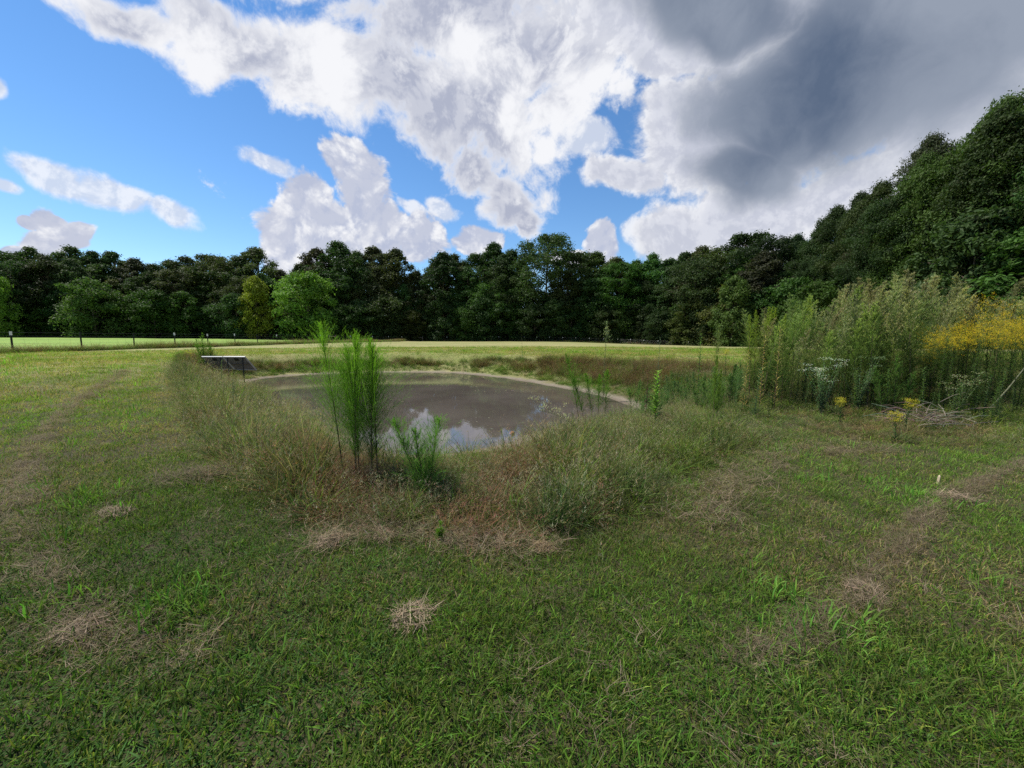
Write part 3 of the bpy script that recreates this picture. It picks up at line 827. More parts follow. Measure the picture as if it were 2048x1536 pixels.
# tall grass left standing round the pond
def rough_tuft(kind, seed):  # blade feet coloured darker than tips, standing in for shade inside the tufts
    if kind == 'green':   return tuft(seed, 42, 0.11, 0.62, 0.0080, 0.32, 1.05, 4, (0.070, 0.128, 0.022), (0.20, 0.275, 0.050), None, 0.3)
    if kind == 'tan':     return tuft(seed, 46, 0.12, 0.62, 0.0055, 0.38, 0.75, 4, (0.12, 0.115, 0.040), (0.28, 0.235, 0.120), (0.29, 0.22, 0.13), 0.32)
    if kind == 'red':     return tuft(seed, 60, 0.14, 0.40, 0.0050, 0.80, 0.85, 3, (0.15, 0.095, 0.042), (0.34, 0.195, 0.115), (0.30, 0.165, 0.105), 0.32)
    if kind == 'stiff':   return tuft(seed, 34, 0.08, 0.64, 0.0085, 0.16, 0.50, 4, (0.062, 0.120, 0.034), (0.155, 0.225, 0.080), None, 0.3)
    if kind == 'lush':    return tuft(seed, 45, 0.11, 0.20, 0.0065, 0.40, 0.8, 3, (0.090, 0.170, 0.024), (0.150, 0.240, 0.040), None, 0.28)
    if kind == 'brown':   return tuft(seed, 55, 0.13, 0.55, 0.0065, 0.34, 0.55, 3, (0.110, 0.085, 0.034), (0.225, 0.145, 0.075), (0.215, 0.125, 0.068), 0.32)
    return tuft(seed, 75, 0.16, 0.55, 0.0040, 0.58, 0.75, 3, (0.085, 0.125, 0.034), (0.235, 0.265, 0.110), (0.29, 0.265, 0.165), 0.3)
KINDS_ = ['green', 'tan', 'red', 'stiff', 'lush', 'brown', 'airy']
rough_set = source_set('rough_tuft', [rough_tuft(k, 40 + 10 * i + j) for i, k in enumerate(KINDS_) for j in (0, 1, 2)])
nn = 46000
x = rng.uniform(-21, 22, nn * 2); y = rng.uniform(1.5, 27, nn * 2)
ok = inside(ROUGH, x, y)
x, y = x[ok], y[ok]
sd = shore_dist(x, y) + (vnoise(x, y, 0.8, 21) - 0.5) * 0.9
ok = sd > 0.55
x, y, sd = x[ok], y[ok], sd[ok]
dE = dist_line(ROUGH, x, y, True)
z = land(x, y); X_, Y_ = to_px(x, y, z); n = len(x)
q = rng.random(n); m1, m2 = vnoise(x, y, 1.1, 22), vnoise(x, y, 0.5, 23)
far = y > 13.5
thick = (X_ > 1470) & (x > 3.9)
low = sd < np.where(far, 1.35, np.where((X_ < 660) | (X_ > 1080), 0.75, np.where((X_ > 740), 2.3, 1.5)))
near_c = (X_ > 640) & (X_ < 1090) & (y < 7.5)
kind = np.select([low, far, near_c, thick, X_ < 760],
    [np.where(q < 0.86, 4, np.where(q < 0.94, 0, 2)),
     np.where((dE < 0.3) & (q < 0.7), 3 * (q < 0.4), np.where(q < 0.46 + 0.6 * (m1 - 0.5), 5, np.where(q < 0.58, 2, np.where(q < 0.86, 0, 1)))),
     np.where(q < 0.66 + 1.0 * (m1 - 0.5), 2, np.where(q < 0.72, 0, np.where(q < 0.88, 6, 1))),
     np.where(q < 0.45, 0, np.where(q < 0.70, 6, np.where(q < 0.85, 3, 2))),
     np.where(q < 0.26 + 0.9 * (m1 - 0.5), 1, np.where(q < 0.58, 0, np.where(q < 0.80, 6, np.where(q < 0.9, 2, 3))))],
    np.where(q < 0.30 + 0.8 * (m1 - 0.5), 6, np.where(q < 0.60, 0, np.where(q < 0.76, 3, np.where(q < 0.88, 1, 2)))))
hgt = np.select([low, far, near_c, thick], [0.55 + 0.35 * S(0.7, 1.5, sd), 0.60 + 0.4 * (m1 - 0.3), 0.30 + 0.50 * m1, 0.42 + 0.55 * m1], 0.55 + 0.90 * m1)
left = (X_ < 700) & (~far) & (~near_c)
hgt = np.where(left, 0.70 + 0.65 * m1, hgt)
hgt = np.where((~left) & (~far) & (~near_c) & (X_ >= 700), hgt * 0.74, hgt)
hgt = hgt * (0.55 + 0.45 * S(0.0, 0.30, dE)) * rng.uniform(0.75, 1.25, n)
hgt = hgt * (0.62 + 0.75 * vnoise(x, y, 0.45, 26, 2))
hgt = hgt * np.where(far, 1.0, 1 - 0.40 * S(1180, 1330, X_))
v_ = vnoise(x, y, 1.5, 25, 2) + 0.30 * (q - 0.5); q2 = rng.random(n)
patch = np.where(v_ < 0.40, np.where(q2 < 0.45, 2, 1), np.where(v_ < 0.50, 6, np.where(v_ < 0.60, np.where(q2 < 0.7, 0, 6), np.where(q2 < 0.22, 3, np.where(q2 < 0.7, 0, 6)))))
kind = np.where((~low) & (~far) & (rng.random(n) < 0.55) & ~(near_c & (patch != 2) & (q2 < 0.75)), patch, kind)
drop = rng.random(n) < np.select([low, far, thick], [0.25, 0.35, 0.45], 0.12)
sel = ~drop
tl = rng.uniform(0.45, 1.12, n)
tint = np.stack([tl * (1 + 0.3 * (m2 - 0.5)), tl, tl * (1 - 0.2 * (m2 - 0.5))], -1)
rot = np.stack([rng.normal(size=n) * 0.16, rng.normal(size=n) * 0.16, rng.uniform(0, 6.283, n)], -1)
scl = np.stack([hgt * 0.5 + 0.5, hgt * 0.5 + 0.5, hgt], -1)
scatter('tall_grass', rough_set, np.stack([x, y, z - 0.02], -1)[sel], rot[sel], scl[sel], (kind * 3 + rng.integers(0, 3, n))[sel], tint[sel])

# weeds that the mower leaves under the wires
P = []
for i in range(2600):
    s_ = rng.uniform(18, 124); P.append((FENCE_X + rng.normal() * 0.32, s_))
for (x0, y0), (x1, y1) in zip(FENCE_LINE[:-1], FENCE_LINE[1:]):
    for i in range(int(math.hypot(x1 - x0, y1 - y0) * 9)):
        q = rng.random(); P.append((x0 + (x1 - x0) * q + rng.normal() * 0.4, y0 + (y1 - y0) * q + rng.normal() * 0.4 + 0.5))
P = np.array(P); n = len(P); m1 = vnoise(P[:, 0], P[:, 1], 4.0, 31)
kind = np.where(rng.random(n) < 0.25 + 0.7 * (m1 - 0.4), 5, np.where(rng.random(n) < 0.6, 0, 6))
h = (0.55 + 0.9 * m1) * rng.uniform(0.6, 1.3, n)
scatter('fence_line_weeds', rough_set, np.column_stack([P, land(P[:, 0], P[:, 1]) - 0.02]), np.column_stack([rng.normal(size=(n, 2)) * 0.15, rng.uniform(0, 6.28, n)]),
        np.column_stack([h * 0 + 1.7, h * 0 + 1.7, h]), kind * 3 + rng.integers(0, 3, n), np.repeat(rng.uniform(0.7, 1.1, n)[:, None], 3, 1))

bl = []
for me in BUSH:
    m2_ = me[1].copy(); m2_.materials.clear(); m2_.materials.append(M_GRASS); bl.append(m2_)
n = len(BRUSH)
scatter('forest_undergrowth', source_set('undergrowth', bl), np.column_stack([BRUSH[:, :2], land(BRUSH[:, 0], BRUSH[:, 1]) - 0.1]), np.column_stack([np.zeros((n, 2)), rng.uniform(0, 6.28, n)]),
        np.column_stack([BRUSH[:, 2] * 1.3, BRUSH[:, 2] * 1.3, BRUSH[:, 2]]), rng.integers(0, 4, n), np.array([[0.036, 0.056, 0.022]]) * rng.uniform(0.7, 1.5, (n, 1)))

# loose cut straw lying over the mown grass, thickest along the rows the mower left
def straw_bundle(seed, n, rad, mat, L=0.17):
    r = np.random.default_rng(seed)
    P = disc(n, rad, r); P[:, 2] = r.uniform(0.006, 0.05, n)
    v, f, c, _ = blades(P, r.uniform(0, 6.28, n), L * r.uniform(0.35, 1.3, n), 0.0030 * r.uniform(0.6, 1.5, n), 1.35 + 0.16 * r.normal(size=n), 0.25 * r.normal(size=n), 3, vary((0.30, 0.245, 0.165), n, r, 0.28, 0.06), vary((0.36, 0.30, 0.21), n, r, 0.28, 0.06))
    return Soup().add(v, f, c).data('straw', mat)
straw_set = source_set('straw', [straw_bundle(60 + i, 14 + 5 * i, 0.10 + 0.02 * i, M_GRASS) for i in range(5)])
P = []; sc = []; tn = []
def along(line, count, spread, size, tone):
    L = np.array(line); seg = np.hypot(*np.diff(L, axis=0).T); cum = np.concatenate([[0], np.cumsum(seg)])
    for s_ in rng.uniform(0, cum[-1], count):
        if vnoise([s_], [0.0], 0.9, 41)[0] < 0.26 + 0.1 * rng.normal(): continue
        i = min(np.searchsorted(cum, s_) - 1, len(seg) - 1); i = max(i, 0); q = (s_ - cum[i]) / seg[i]
        p_ = L[i] * (1 - q) + L[i + 1] * q + rng.normal(size=2) * spread
        P.append(p_); sc.append(size * rng.uniform(0.6, 1.3) * (1 + 0.035 * np.hypot(*p_))); tn.append(tone * rng.uniform(0.7, 1.2))
along(ROW_L, 1000, 0.07, 0.5, 0.74); along(ROW_R, 620, 0.040, 0.42, 0.66); along(ROW_C, 110, 0.08, 0.75, 0.75); along(ROW_K, 150, 0.16, 0.8, 0.7); along(ROW_E, 60, 0.14, 0.9, 0.6)
for i in range(900):
    q = rng.uniform(1.0, 9.0); a = rng.uniform(-1.05, 1.05); p_ = np.array([q * math.sin(a), q * math.cos(a)])
    if inside(ROUGH, p_[:1], p_[1:])[0] or vnoise(p_[:1], p_[1:], 0.9, 42)[0] < 0.50: continue
    P.append(p_); sc.append(rng.uniform(0.3, 0.7)); tn.append(rng.uniform(0.5, 0.95))
P = np.array(P); n = len(P); sc = np.array(sc); tn = np.array(tn)
scatter('loose_straw', straw_set, np.column_stack([P, land(P[:, 0], P[:, 1]) + 0.012]), np.column_stack([rng.normal(size=(n, 2)) * 0.1, rng.uniform(0, 6.28, n)]), sc, rng.integers(0, 5, n), tn[:, None] * np.array([[1.0, 0.97, 0.95]]))

# dead bits and scum floating on the pond
s = Soup()
c0, c1 = SHORE.min(0), SHORE.max(0)
k = 0
while k < 420:
    p_ = rng.uniform(c0, c1)
    if shore_dist(p_[:1], p_[1:])[0] > -0.12 or vnoise(p_[:1], p_[1:], 1.8, 51)[0] < 0.5: continue
    a = rng.uniform(0, 3.14); l = rng.uniform(0.012, 0.06); w = rng.uniform(0.004, 0.012)
    e = np.array([math.cos(a), math.sin(a)]); f_ = np.array([-e[1], e[0]])
    zt = WATER_Z + rng.uniform(0.003, 0.007)
    v = [(*(p_ - e * l), WATER_Z + 0.001), (*(p_ - f_ * w), zt), (*(p_ + e * l), WATER_Z + 0.001), (*(p_ + f_ * w), zt)]
    s.add(v, [(0, 1, 2, 3)], vary((0.30, 0.26, 0.20), 1, rng, 0.5)[0]); k += 1
tag(s.obj('floating_debris', M_DRY), kind='stuff')

# ---------------------------------------------------------------- single weeds and plants
def stem_path(base, h, lean_az, lean, curve, k=7):
    t = np.linspace(0, 1, k); a = lean + curve * t
    hx = np.concatenate([[0], np.cumsum(np.sin((a[1:] + a[:-1]) / 2))]) * h / (k - 1)
    hz = np.concatenate([[0], np.cumsum(np.cos((a[1:] + a[:-1]) / 2))]) * h / (k - 1)
    return np.column_stack([base[0] + hx * math.cos(lean_az), base[1] + hx * math.sin(lean_az), base[2] + hz])
def along_path(path, t):
    k = len(path) - 1; u = np.clip(np.asarray(t) * k, 0, k - 1e-6); i = u.astype(int); f = (u - i)[:, None]
    return path[i] * (1 - f) + path[i + 1] * f

def feather(r, path, h, nb, nf, start, reach, rise, fil, wid, lower, upper, plume=None, plume_from=0.72, taper=0.85):
    """feathery side sprays along a stem: thin filaments on rising side twigs; PLUME colours the flowering top"""
    s = Soup()
    t = start + (1 - start) * np.sort(r.random(nb)) ** 0.9
    p0 = along_path(path, t)
    az = np.arange(nb) * 2.4 + r.normal(size=nb) * 0.4
    rel = (t - start) / (1 - start)
    lb = reach * h * (np.clip(1 - rel, 0.03, 1) ** taper) * np.clip(0.45 + rel * 2.0, 0, 1) * r.uniform(0.2, 1.5, nb) + 0.015
    ang = rise * (0.75 + 0.45 * (1 - rel)) + 0.18 * r.normal(size=nb)
    colb = lower * (1 - rel[:, None]) + upper * rel[:, None]
    v, f, c, tips = blades(p0, az, lb, 0.0032, ang, -0.35 * ang, 3, colb * 0.8, colb)
    s.add(v, f, c)
    n = nb * nf; bi = np.repeat(np.arange(nb), nf); q = r.uniform(0.08, 1.0, n)
    pf = p0[bi] * (1 - q[:, None]) + tips[bi] * q[:, None]
    pf[:, 2] += 0.12 * lb[bi] * np.sin(q * 3.14)
    cf = vary(colb[bi], n, r, 0.18, 0.08)
    wf = np.full(n, wid)
    if plume is not None:
        pl = (t[bi] > plume_from + 0.12 * r.normal(size=n)) & (q > 0.30)
        cf[pl] = vary(plume, int(pl.sum()), r, 0.22, 0.07); wf[pl] = wid * 1.9
    v, f, c, _ = blades(pf, az[bi] + r.normal(size=n) * 1.0, fil * r.uniform(0.5, 1.2, n) * (0.55 + 0.45 * (1 - rel[bi])), wf, ang[bi] + r.normal(size=n) * 0.5 - 0.15, 0.2, 1, cf)
    return s.add(v, f, c)

def leafy(r, path, n, L, w, lean, bend, lower, upper, start=0.05, end=1.0, shrink=0.45, amt=0.2):
    """long narrow leaves all round a stem"""
    t = start + (end - start) * (np.arange(n) + r.random(n) * 0.8) / n
    p = along_path(path, np.clip(t, 0, 1)); rel = (t - start) / (end - start)
    az = np.arange(n) * 2.4 + r.normal(size=n) * 0.25
    col = vary(lower * (1 - rel[:, None]) + upper * rel[:, None], n, r, amt, 0.08)
    sz = 1 - shrink * rel
    v, f, c, _ = blades(p, az, L * sz * r.uniform(0.75, 1.2, n), w * sz, lean + 0.15 * r.normal(size=n), bend + 0.2 * r.normal(size=n), 3, col, col * 1.15)
    return Soup().add(v, f, c)
A = lambda *v: np.array(v, float)

def stem_obj(path, rad, col, parent):
    v, f = tube(path, np.linspace(rad, rad * 0.25, len(path)), 5)
    s = Soup().add(v, f, col)
    o = s.obj('stem', M_STEM, parent); return o

def dog_fennel(loc, stems, seed, name='dog_fennel', lower=A(0.080, 0.180, 0.024), upper=A(0.150, 0.300, 0.030), stemc=(0.10, 0.075, 0.045), dens=1.0, start=0.22, reach=0.24, wid=0.0040):
    """stems: (dx, dy, height, lean azimuth, lean, curve)"""
    r = np.random.default_rng(seed); root = empty(name, loc)
    for dx, dy, h, la, le, cu in stems:
        z = float(land(np.array([loc[0] + dx]), np.array([loc[1] + dy]))[0] - loc[2]) - 0.02
        p = stem_path((dx, dy, z), h, la, le, cu)
        stem_obj(p, 0.0055 + 0.0020 * h, stemc, root)
        feather(r, p, h, int(78 * h ** 0.6 * dens), 46, start, reach, 0.80, 0.050, wid, lower, upper).obj('foliage', M_PLANT, root)
    return root

# the tall dog fennel in front of the water
b = ground_at(722, 962)
kx = b[1] / F
def dpx(px, d=0.0): return ((px - 722) * kx, d)
st = []
for px, d, top, la, le, cu in [(682, 0.05, 648, 3.4, 0.05, 0.08), (700, 0.22, 672, 1.2, 0.03, 0.03), (716, -0.05, 668, 0.6, 0.02, 0.05), (735, 0.12, 705, 0.3, 0.04, 0.02), (744, 0.0, 690, 0.2, 0.03, 0.04), (690, 0.30, 720, 2.9, 0.06, 0.05), (708, 0.15, 690, 4.2, 0.03, 0.06), (750, 0.10, 676, 0.1, 0.00, -0.02)]:
    x0, y0 = dpx(px, d)
    z0 = b[2]; zt = EYE + ray(px, top)[2] * ((b[1] + d) / ray(px, top)[1])
    st.append((x0, y0, zt - z0, la, le, cu))
tag(dog_fennel(b, st, 1, dens=2.0, reach=0.56, start=0.16, upper=A(0.19, 0.36, 0.030), wid=0.0034), 'tall feathery bright green dog fennel with several stems in front of the pond', 'weed', 'dog fennel plants')
b = ground_at(850, 1000)
tag(dog_fennel(b, [(-0.02, 0, 0.80, 2.9, 0.26, 0.20), (0.03, 0.02, 0.78, 0.25, 0.08, 0.14), (-0.01, 0.03, 0.66, 2.6, 0.10, 0.1)], 2, lower=A(0.085, 0.19, 0.030), upper=A(0.16, 0.31, 0.060), start=0.05, reach=0.72, dens=1.9, wid=0.0034), 'knee-high forked dog fennel right of the tall one, its stems spread in a V', 'weed', 'dog fennel plants')
b = ground_at(878, 1088)
tag(dog_fennel(b, [(0, 0, 0.17, 1.0, 0.1, 0.1), (0.01, 0.01, 0.12, 4.0, 0.1, 0.2)], 3, start=0.05, reach=0.22, wid=0.0022, dens=0.9), 'tiny dog fennel seedling below the forked one on the mown edge', 'weed', 'dog fennel plants')
b = ground_at(570, 985)
tag(dog_fennel(b, [(0, 0, 0.20, 1.0, 0.05, 0.1)], 4, start=0.05, reach=0.22, wid=0.0024, dens=0.9), 'small dog fennel sprig in the grass left of the tall one', 'weed', 'dog fennel plants')
b = ground_at(1182, 850)
kx = b[1] / F
tag(dog_fennel(b, [(-22 * kx, 0.1, 1.75, 3.14, 0.14, 0.14), (4 * kx, 0, 1.25, 2.9, 0.10, 0.12), (-10 * kx, 0.15, 1.15, 3.14, 0.20, 0.14), (30 * kx, 0.1, 1.30, 0.2, 0.00, 0.05), (18 * kx, 0.2, 1.2, 1.2, 0.04, 0.05)], 5, start=0.25, reach=0.36, dens=1.6), 'dog fennel with thin stems leaning left over the right-hand shore', 'weed', 'dog fennel plants')
b = ground_at(408, 738)
tag(dog_fennel(b, [(0, 0, 1.65, 1.0, 0.02, 0.05), (0.22, 0.1, 1.35, 0.2, 0.03, 0.05), (0.1, -0.1, 1.2, 2, 0.03, 0.05), (-0.15, 0, 1.3, 3, 0.05, 0.05), (0.35, 0, 1.25, 0.3, 0.02, 0.05)], 6, lower=A(0.10, 0.21, 0.03), upper=A(0.17, 0.32, 0.04), start=0.05, reach=0.42, wid=0.013), 'bushy bright green weed standing in front of the left solar panel', 'weed', 'dog fennel plants')
b = ground_at(1425, 850)
tag(dog_fennel(b, [(0, 0, 1.18, 1.0, 0.02, 0.05), (0.1, 0.1, 0.95, 0.2, 0.03, 0.05)], 7, lower=A(0.10, 0.17, 0.03), upper=A(0.17, 0.26, 0.04), start=0.1, reach=0.26, dens=1.6), 'slim pale dog fennel right of the bright leafy horseweed', 'weed', 'dog fennel plants')
b = ground_at(1540, 800)
tag(dog_fennel(b, [(-0.35, 0.2, 1.95, 2.6, 0.04, 0.05), (-0.2, 0.3, 2.05, 2.0, 0.02, 0.05), (-0.05, 0.25, 2.1, 0.5, 0.0, 0.05), (0.1, 0.3, 2.1, 0.5, 0.03, 0.05), (0.22, 0.2, 1.95, 0.3, 0.05, 0.06), (0.0, 0.45, 2.15, 0.3, 0.02, 0.2)], 8,
    lower=A(0.085, 0.115, 0.035), upper=A(0.28, 0.36, 0.05), stemc=(0.14, 0.10, 0.06), start=0.10, reach=0.22, dens=2.0), 'yellowish green dog fennel at the left end of the thicket', 'weed', 'dog fennel plants')

# horseweeds and other upright leafy weeds
def horseweed(loc, h, seed, L=0.11, w=0.013, lower=A(0.075, 0.155, 0.026), upper=A(0.16, 0.30, 0.045), lean=1.0, bend=0.6, n=None, la=1.0, le=0.03, name='horseweed', stemc=(0.09, 0.11, 0.05)):
    r = np.random.default_rng(seed); root = empty(name, loc)
    p = stem_path((0, 0, -0.03), h, la, le, 0.05); stem_obj(p, 0.005 + 0.002 * h, stemc, root)
    leafy(r, p, n or int(85 * h), L, w, lean, bend, lower, upper).obj('leaves', M_PLANT, root)
    return root, p, r
def seed_head(r, p, rad, hgt, col, root, n=260, name='seed_head'):
    top = p[-1]; d = r.normal(size=(n, 3)) * A(rad, rad, hgt) * 0.5; d[:, 2] -= hgt * 0.3
    d[:, :2] *= np.clip(0.45 + (-d[:, 2:3]) / hgt * 0.7, 0.15, 1.1)
    v, f, c, _ = blades(top + d, r.uniform(0, 6.28, n), 0.030, 0.012, 0.3, 0.5, 1, vary(col, n, r, 0.2))
    return Soup().add(v, f, c).obj(name, M_PLANT, root)
b2 = on_land(at_depth(1297, 700, 6.7)[0], 6.7)
o, p, r = horseweed(b2, 0.95, 22, 0.13, 0.030, A(0.030, 0.022, 0.016), A(0.085, 0.050, 0.030), 1.5, 1.0, 46, name='dead_dock', stemc=(0.03, 0.02, 0.016)); tag(o, 'dead blackish brown stalk with hanging leaves under the bright horseweed', 'weed')
def upright(px, top, y, **kw):
    g = on_land(at_depth(px, 700, y)[0], y); h = at_depth(px, top, y)[2] - g[2]
    return horseweed(g, h, **kw)
o, p, r = upright(1316, 740, 6.8, seed=21, L=0.22, w=0.046, lean=0.75, bend=0.9, n=90, upper=A(0.20, 0.36, 0.05)); tag(o, 'bright green leafy horseweed beside a dead black stalk at the right shore', 'weed', 'horseweeds')
o, p, r = upright(1209, 655, 12.5, seed=23, L=0.15, w=0.020, n=170, lower=A(0.10, 0.07, 0.05), upper=A(0.10, 0.15, 0.07)); seed_head(r, p, 0.16, 0.34, (0.42, 0.50, 0.24), o)
tag(o, 'lone tall weed with a pale green seed head on the far right shore', 'weed', 'horseweeds')
o, p, r = upright(1400, 665, 8.8, seed=24, L=0.19, w=0.034, n=110, lower=A(0.060, 0.105, 0.028), upper=A(0.10, 0.19, 0.04)); seed_head(r, p, 0.22, 0.2, (0.07, 0.075, 0.03), o, 160, 'flower_head'); tag(o, 'dark leafy weed with a forked top left of the plumed weed', 'weed', 'horseweeds')
o, p, r = upright(1434, 705, 8.6, seed=25, L=0.14, w=0.018, n=110, lower=A(0.16, 0.12, 0.04), upper=A(0.14, 0.19, 0.05))
feather(r, stem_path((p[-1][0], p[-1][1], p[-1][2] - 0.12), 0.72, 1.0, 0.0, 0.03), 0.72, 90, 22, 0.0, 0.34, 0.75, 0.05, 0.008, A(0.16, 0.20, 0.06), A(0.22, 0.28, 0.10)).obj('plume', M_PLANT, o)
tag(o, 'weed with a pale green feather plume beside the dark leafy weed', 'weed', 'horseweeds')
o, p, r = upright(1318, 672, 13.0, seed=26, L=0.20, w=0.018, n=70, lower=A(0.08, 0.12, 0.07), upper=A(0.13, 0.18, 0.13), lean=0.9); tag(o, 'thin bluish green weed against the hayfield above the far right bank', 'weed', 'horseweeds')
o, p, r = upright(925, 688, 19.5, seed=27, L=0.10, w=0.010, n=50, lower=A(0.07, 0.05, 0.035), upper=A(0.10, 0.09, 0.05)); tag(o, 'lone brown weed stalk on the middle of the far bank', 'weed', 'horseweeds')
o, p, r = upright(1045, 668, 22.5, seed=28, L=0.14, w=0.010, n=34, lower=A(0.09, 0.09, 0.06), upper=A(0.12, 0.13, 0.09), le=-0.1); tag(o, 'thin leaning weed sticking up over the hayfield in the middle', 'weed', 'horseweeds')
b = ground_at(468, 850)
o, p, r = horseweed(b, 0.95, 29, 0.10, 0.018, A(0.055, 0.095, 0.055), A(0.085, 0.14, 0.07), 0.8, 0.9, 90); tag(o, 'bluish green horseweed in the tall dry grass on the left bank', 'weed', 'horseweeds')
b = ground_at(445, 800)
o, p, r = horseweed(b, 1.15, 30, 0.09, 0.018, A(0.10, 0.16, 0.04), A(0.15, 0.23, 0.06), 0.7, 0.8, 90); tag(o, 'yellow-green leafy weed in front of the solar panels', 'weed', 'horseweeds')
for px, top, y, sd_, lab in [(1528, 665, 7.9, 31, 'ochre-leaved upright weed, the left of two at the thicket end'), (1558, 650, 7.7, 32, 'ochre-leaved upright weed, the right of two at the thicket end'), (1497, 700, 7.8, 33, 'short greenish ochre weed just left of the two ochre-leaved ones')]:
    o, p, r = upright(px, top, y, seed=sd_, L=0.17, w=0.020, lower=A(0.26, 0.19, 0.07), upper=A(0.33, 0.30, 0.10), lean=1.05, bend=0.55, n=110, stemc=(0.15, 0.09, 0.06)); tag(o, lab, 'weed', 'ochre-leaved weeds')

# small goldenrods and the boneset
def goldenrod(loc, h, seed, plume=0.26, name='goldenrod', yel=(0.46, 0.40, 0.045), n_br=26, leafc=A(0.045, 0.075, 0.025)):
    r = np.random.default_rng(seed); root = empty(name, loc)
    p = stem_path((0, 0, -0.03), h, r.uniform(0, 6.28), 0.04, 0.10); stem_obj(p, 0.004 + 0.001 * h, (0.09, 0.08, 0.04), root)
    leafy(r, p, int(100 * h) + 12, 0.12, 0.020, 1.0, 0.6, leafc, leafc * 1.5, 0.12, 0.93).obj('leaves', M_PLANT, root)
    s = Soup(); t = r.uniform(max(0.4, 1 - plume * 1.1 / h), 1.0, n_br); p0 = along_path(p, t); az = r.uniform(0, 6.28, n_br)
    lb = plume * r.uniform(0.5, 1.1, n_br)
    v, f, c, tips = blades(p0, az, lb, 0.003, 0.75, 1.0, 3, (0.14, 0.14, 0.04)); s.add(v, f, c)
    m = n_br * 22; bi = np.repeat(np.arange(n_br), 22); q = r.uniform(0.25, 1.0, m)[:, None]
    P_ = p0[bi] * (1 - q) + tips[bi] * q + r.normal(size=(m, 3)) * 0.011; P_[:, 2] += (0.30 * lb[bi] * np.sin(q[:, 0] * 3.14))
    v, f, c, _ = blades(P_, r.uniform(0, 6.28, m), 0.016, 0.009, 0.4, 0.6, 1, vary(yel, m, r, 0.2)); s.add(v, f, c)
    s.obj('flowers', M_PLANT, root)
    return root
for i, (px, py, h, lab) in enumerate([(1680, 850, 0.45, 'small goldenrod in yellow flower before the middle of the thicket'), (1790, 885, 0.42, 'low goldenrod flowering at the mown edge in front of the thicket'),
        (1808, 866, 0.52, 'dull yellow goldenrod just behind the low one at the thicket edge'), (384, 745, 0.95, 'yellow goldenrod at the left end of the weeds by the solar panels'), (424, 745, 1.02, 'goldenrod with a yellow top poking out right of the bushy weed'),
        (1450, 760, 0.95, 'thin orange-yellow goldenrod right of the plumed weed')]):
    tag(goldenrod(ground_at(px, py), h, 70 + i, 0.12 if i != 3 else 0.24), lab, 'goldenrod', 'small goldenrods')
def boneset(loc, h, seed, col, leafc, name='boneset', spread=0.5, k=16):
    r = np.random.default_rng(seed); root = empty(name, loc); fl, lf = Soup(), Soup()
    for i in range(k):
        p = stem_path((0, 0, -0.02), h * r.uniform(0.6, 1.05), r.uniform(0, 6.28), r.uniform(0, spread * 0.5), spread * r.uniform(0.1, 0.7))
        stem_obj(p, 0.005, (0.10, 0.12, 0.06), root)
        q = leafy(r, p, 30, 0.085, 0.024, 1.0, 0.7, leafc, leafc * 1.5, 0.15, 0.95); lf.add(q.v[0], q.f[0], q.c[0])
        m = 42; P_ = p[-1] + r.normal(size=(m, 3)) * A(0.05, 0.05, 0.014)
        v, f, c, _ = blades(P_, r.uniform(0, 6.28, m), 0.018, 0.014, 0.6, 0.6, 1, vary(col, m, r, 0.2)); fl.add(v, f, c)
    lf.obj('leaves', M_PLANT, root); fl.obj('flowers', M_PLANT, root)
    return root
tag(boneset(on_land(at_depth(1655, 700, 7.1)[0], 7.1), 1.06, 81, (0.50, 0.56, 0.45), A(0.085, 0.155, 0.065)), 'white-topped bushy boneset in front of the thicket', 'weed', 'bonesets')
tag(boneset(on_land(at_depth(1728, 700, 7.4)[0], 7.4), 1.06, 82, (0.14, 0.20, 0.10), A(0.065, 0.12, 0.05)), 'grey-green bushy weed not yet in flower right of the white boneset', 'weed', 'bonesets')
tag(boneset(on_land(at_depth(1928, 700, 6.5)[0], 6.5), 0.95, 83, (0.28, 0.31, 0.17), A(0.10, 0.145, 0.06), k=9), 'pale small bush weed at the foot of the yellow goldenrod patch', 'weed', 'bonesets')
g = on_land(at_depth(1800, 700, 6.9)[0], 6.9)
tag(dog_fennel(g, [(0, 0, 1.15, 1.0, 0.05, 0.1), (-0.12, 0.05, 0.95, 2.8, 0.15, 0.15), (0.12, 0.0, 0.9, 0.2, 0.2, 0.2)], 9, lower=A(0.07, 0.14, 0.03), upper=A(0.12, 0.22, 0.05), start=0.08, reach=0.34, dens=1.3), 'waist-high green dog fennel standing before the thicket, left of the yellow patch', 'weed', 'dog fennel plants')
# a boneset stem arching left over the water, cream buds at its end
r = np.random.default_rng(84); b = ground_at(1185, 905); root = empty('arching_boneset', b)
p = stem_path((0, 0, 0), 0.98, 2.95, 0.35, 1.15, 10); stem_obj(p, 0.006, (0.13, 0.15, 0.06), root)
fl = Soup()
for t0 in np.linspace(0.45, 1.0, 13):
    q = along_path(p, A(t0))[0]; tw = stem_path(q, r.uniform(0.10, 0.24), r.uniform(1.6, 4.2), r.uniform(0.1, 0.8), 0.5, 4)
    v, f = tube(tw, [0.002, 0.0018, 0.0014, 0.001], 4); fl.add(v, f, (0.16, 0.17, 0.07))
    P_ = tw[-1] + r.normal(size=(34, 3)) * 0.026
    v, f, c, _ = blades(P_, r.uniform(0, 6.28, 34), 0.018, 0.012, 0.5, 0.5, 1, vary((0.38, 0.37, 0.22), 34, r, 0.2)); fl.add(v, f, c)
fl.obj('buds', M_PLANT, root); leafy(r, p, 34, 0.08, 0.010, 1.0, 0.6, A(0.07, 0.11, 0.03), A(0.10, 0.15, 0.05)).obj('leaves', M_PLANT, root)
tag(root, 'thin stem arching left over the water with cream bud clusters at its end', 'weed')

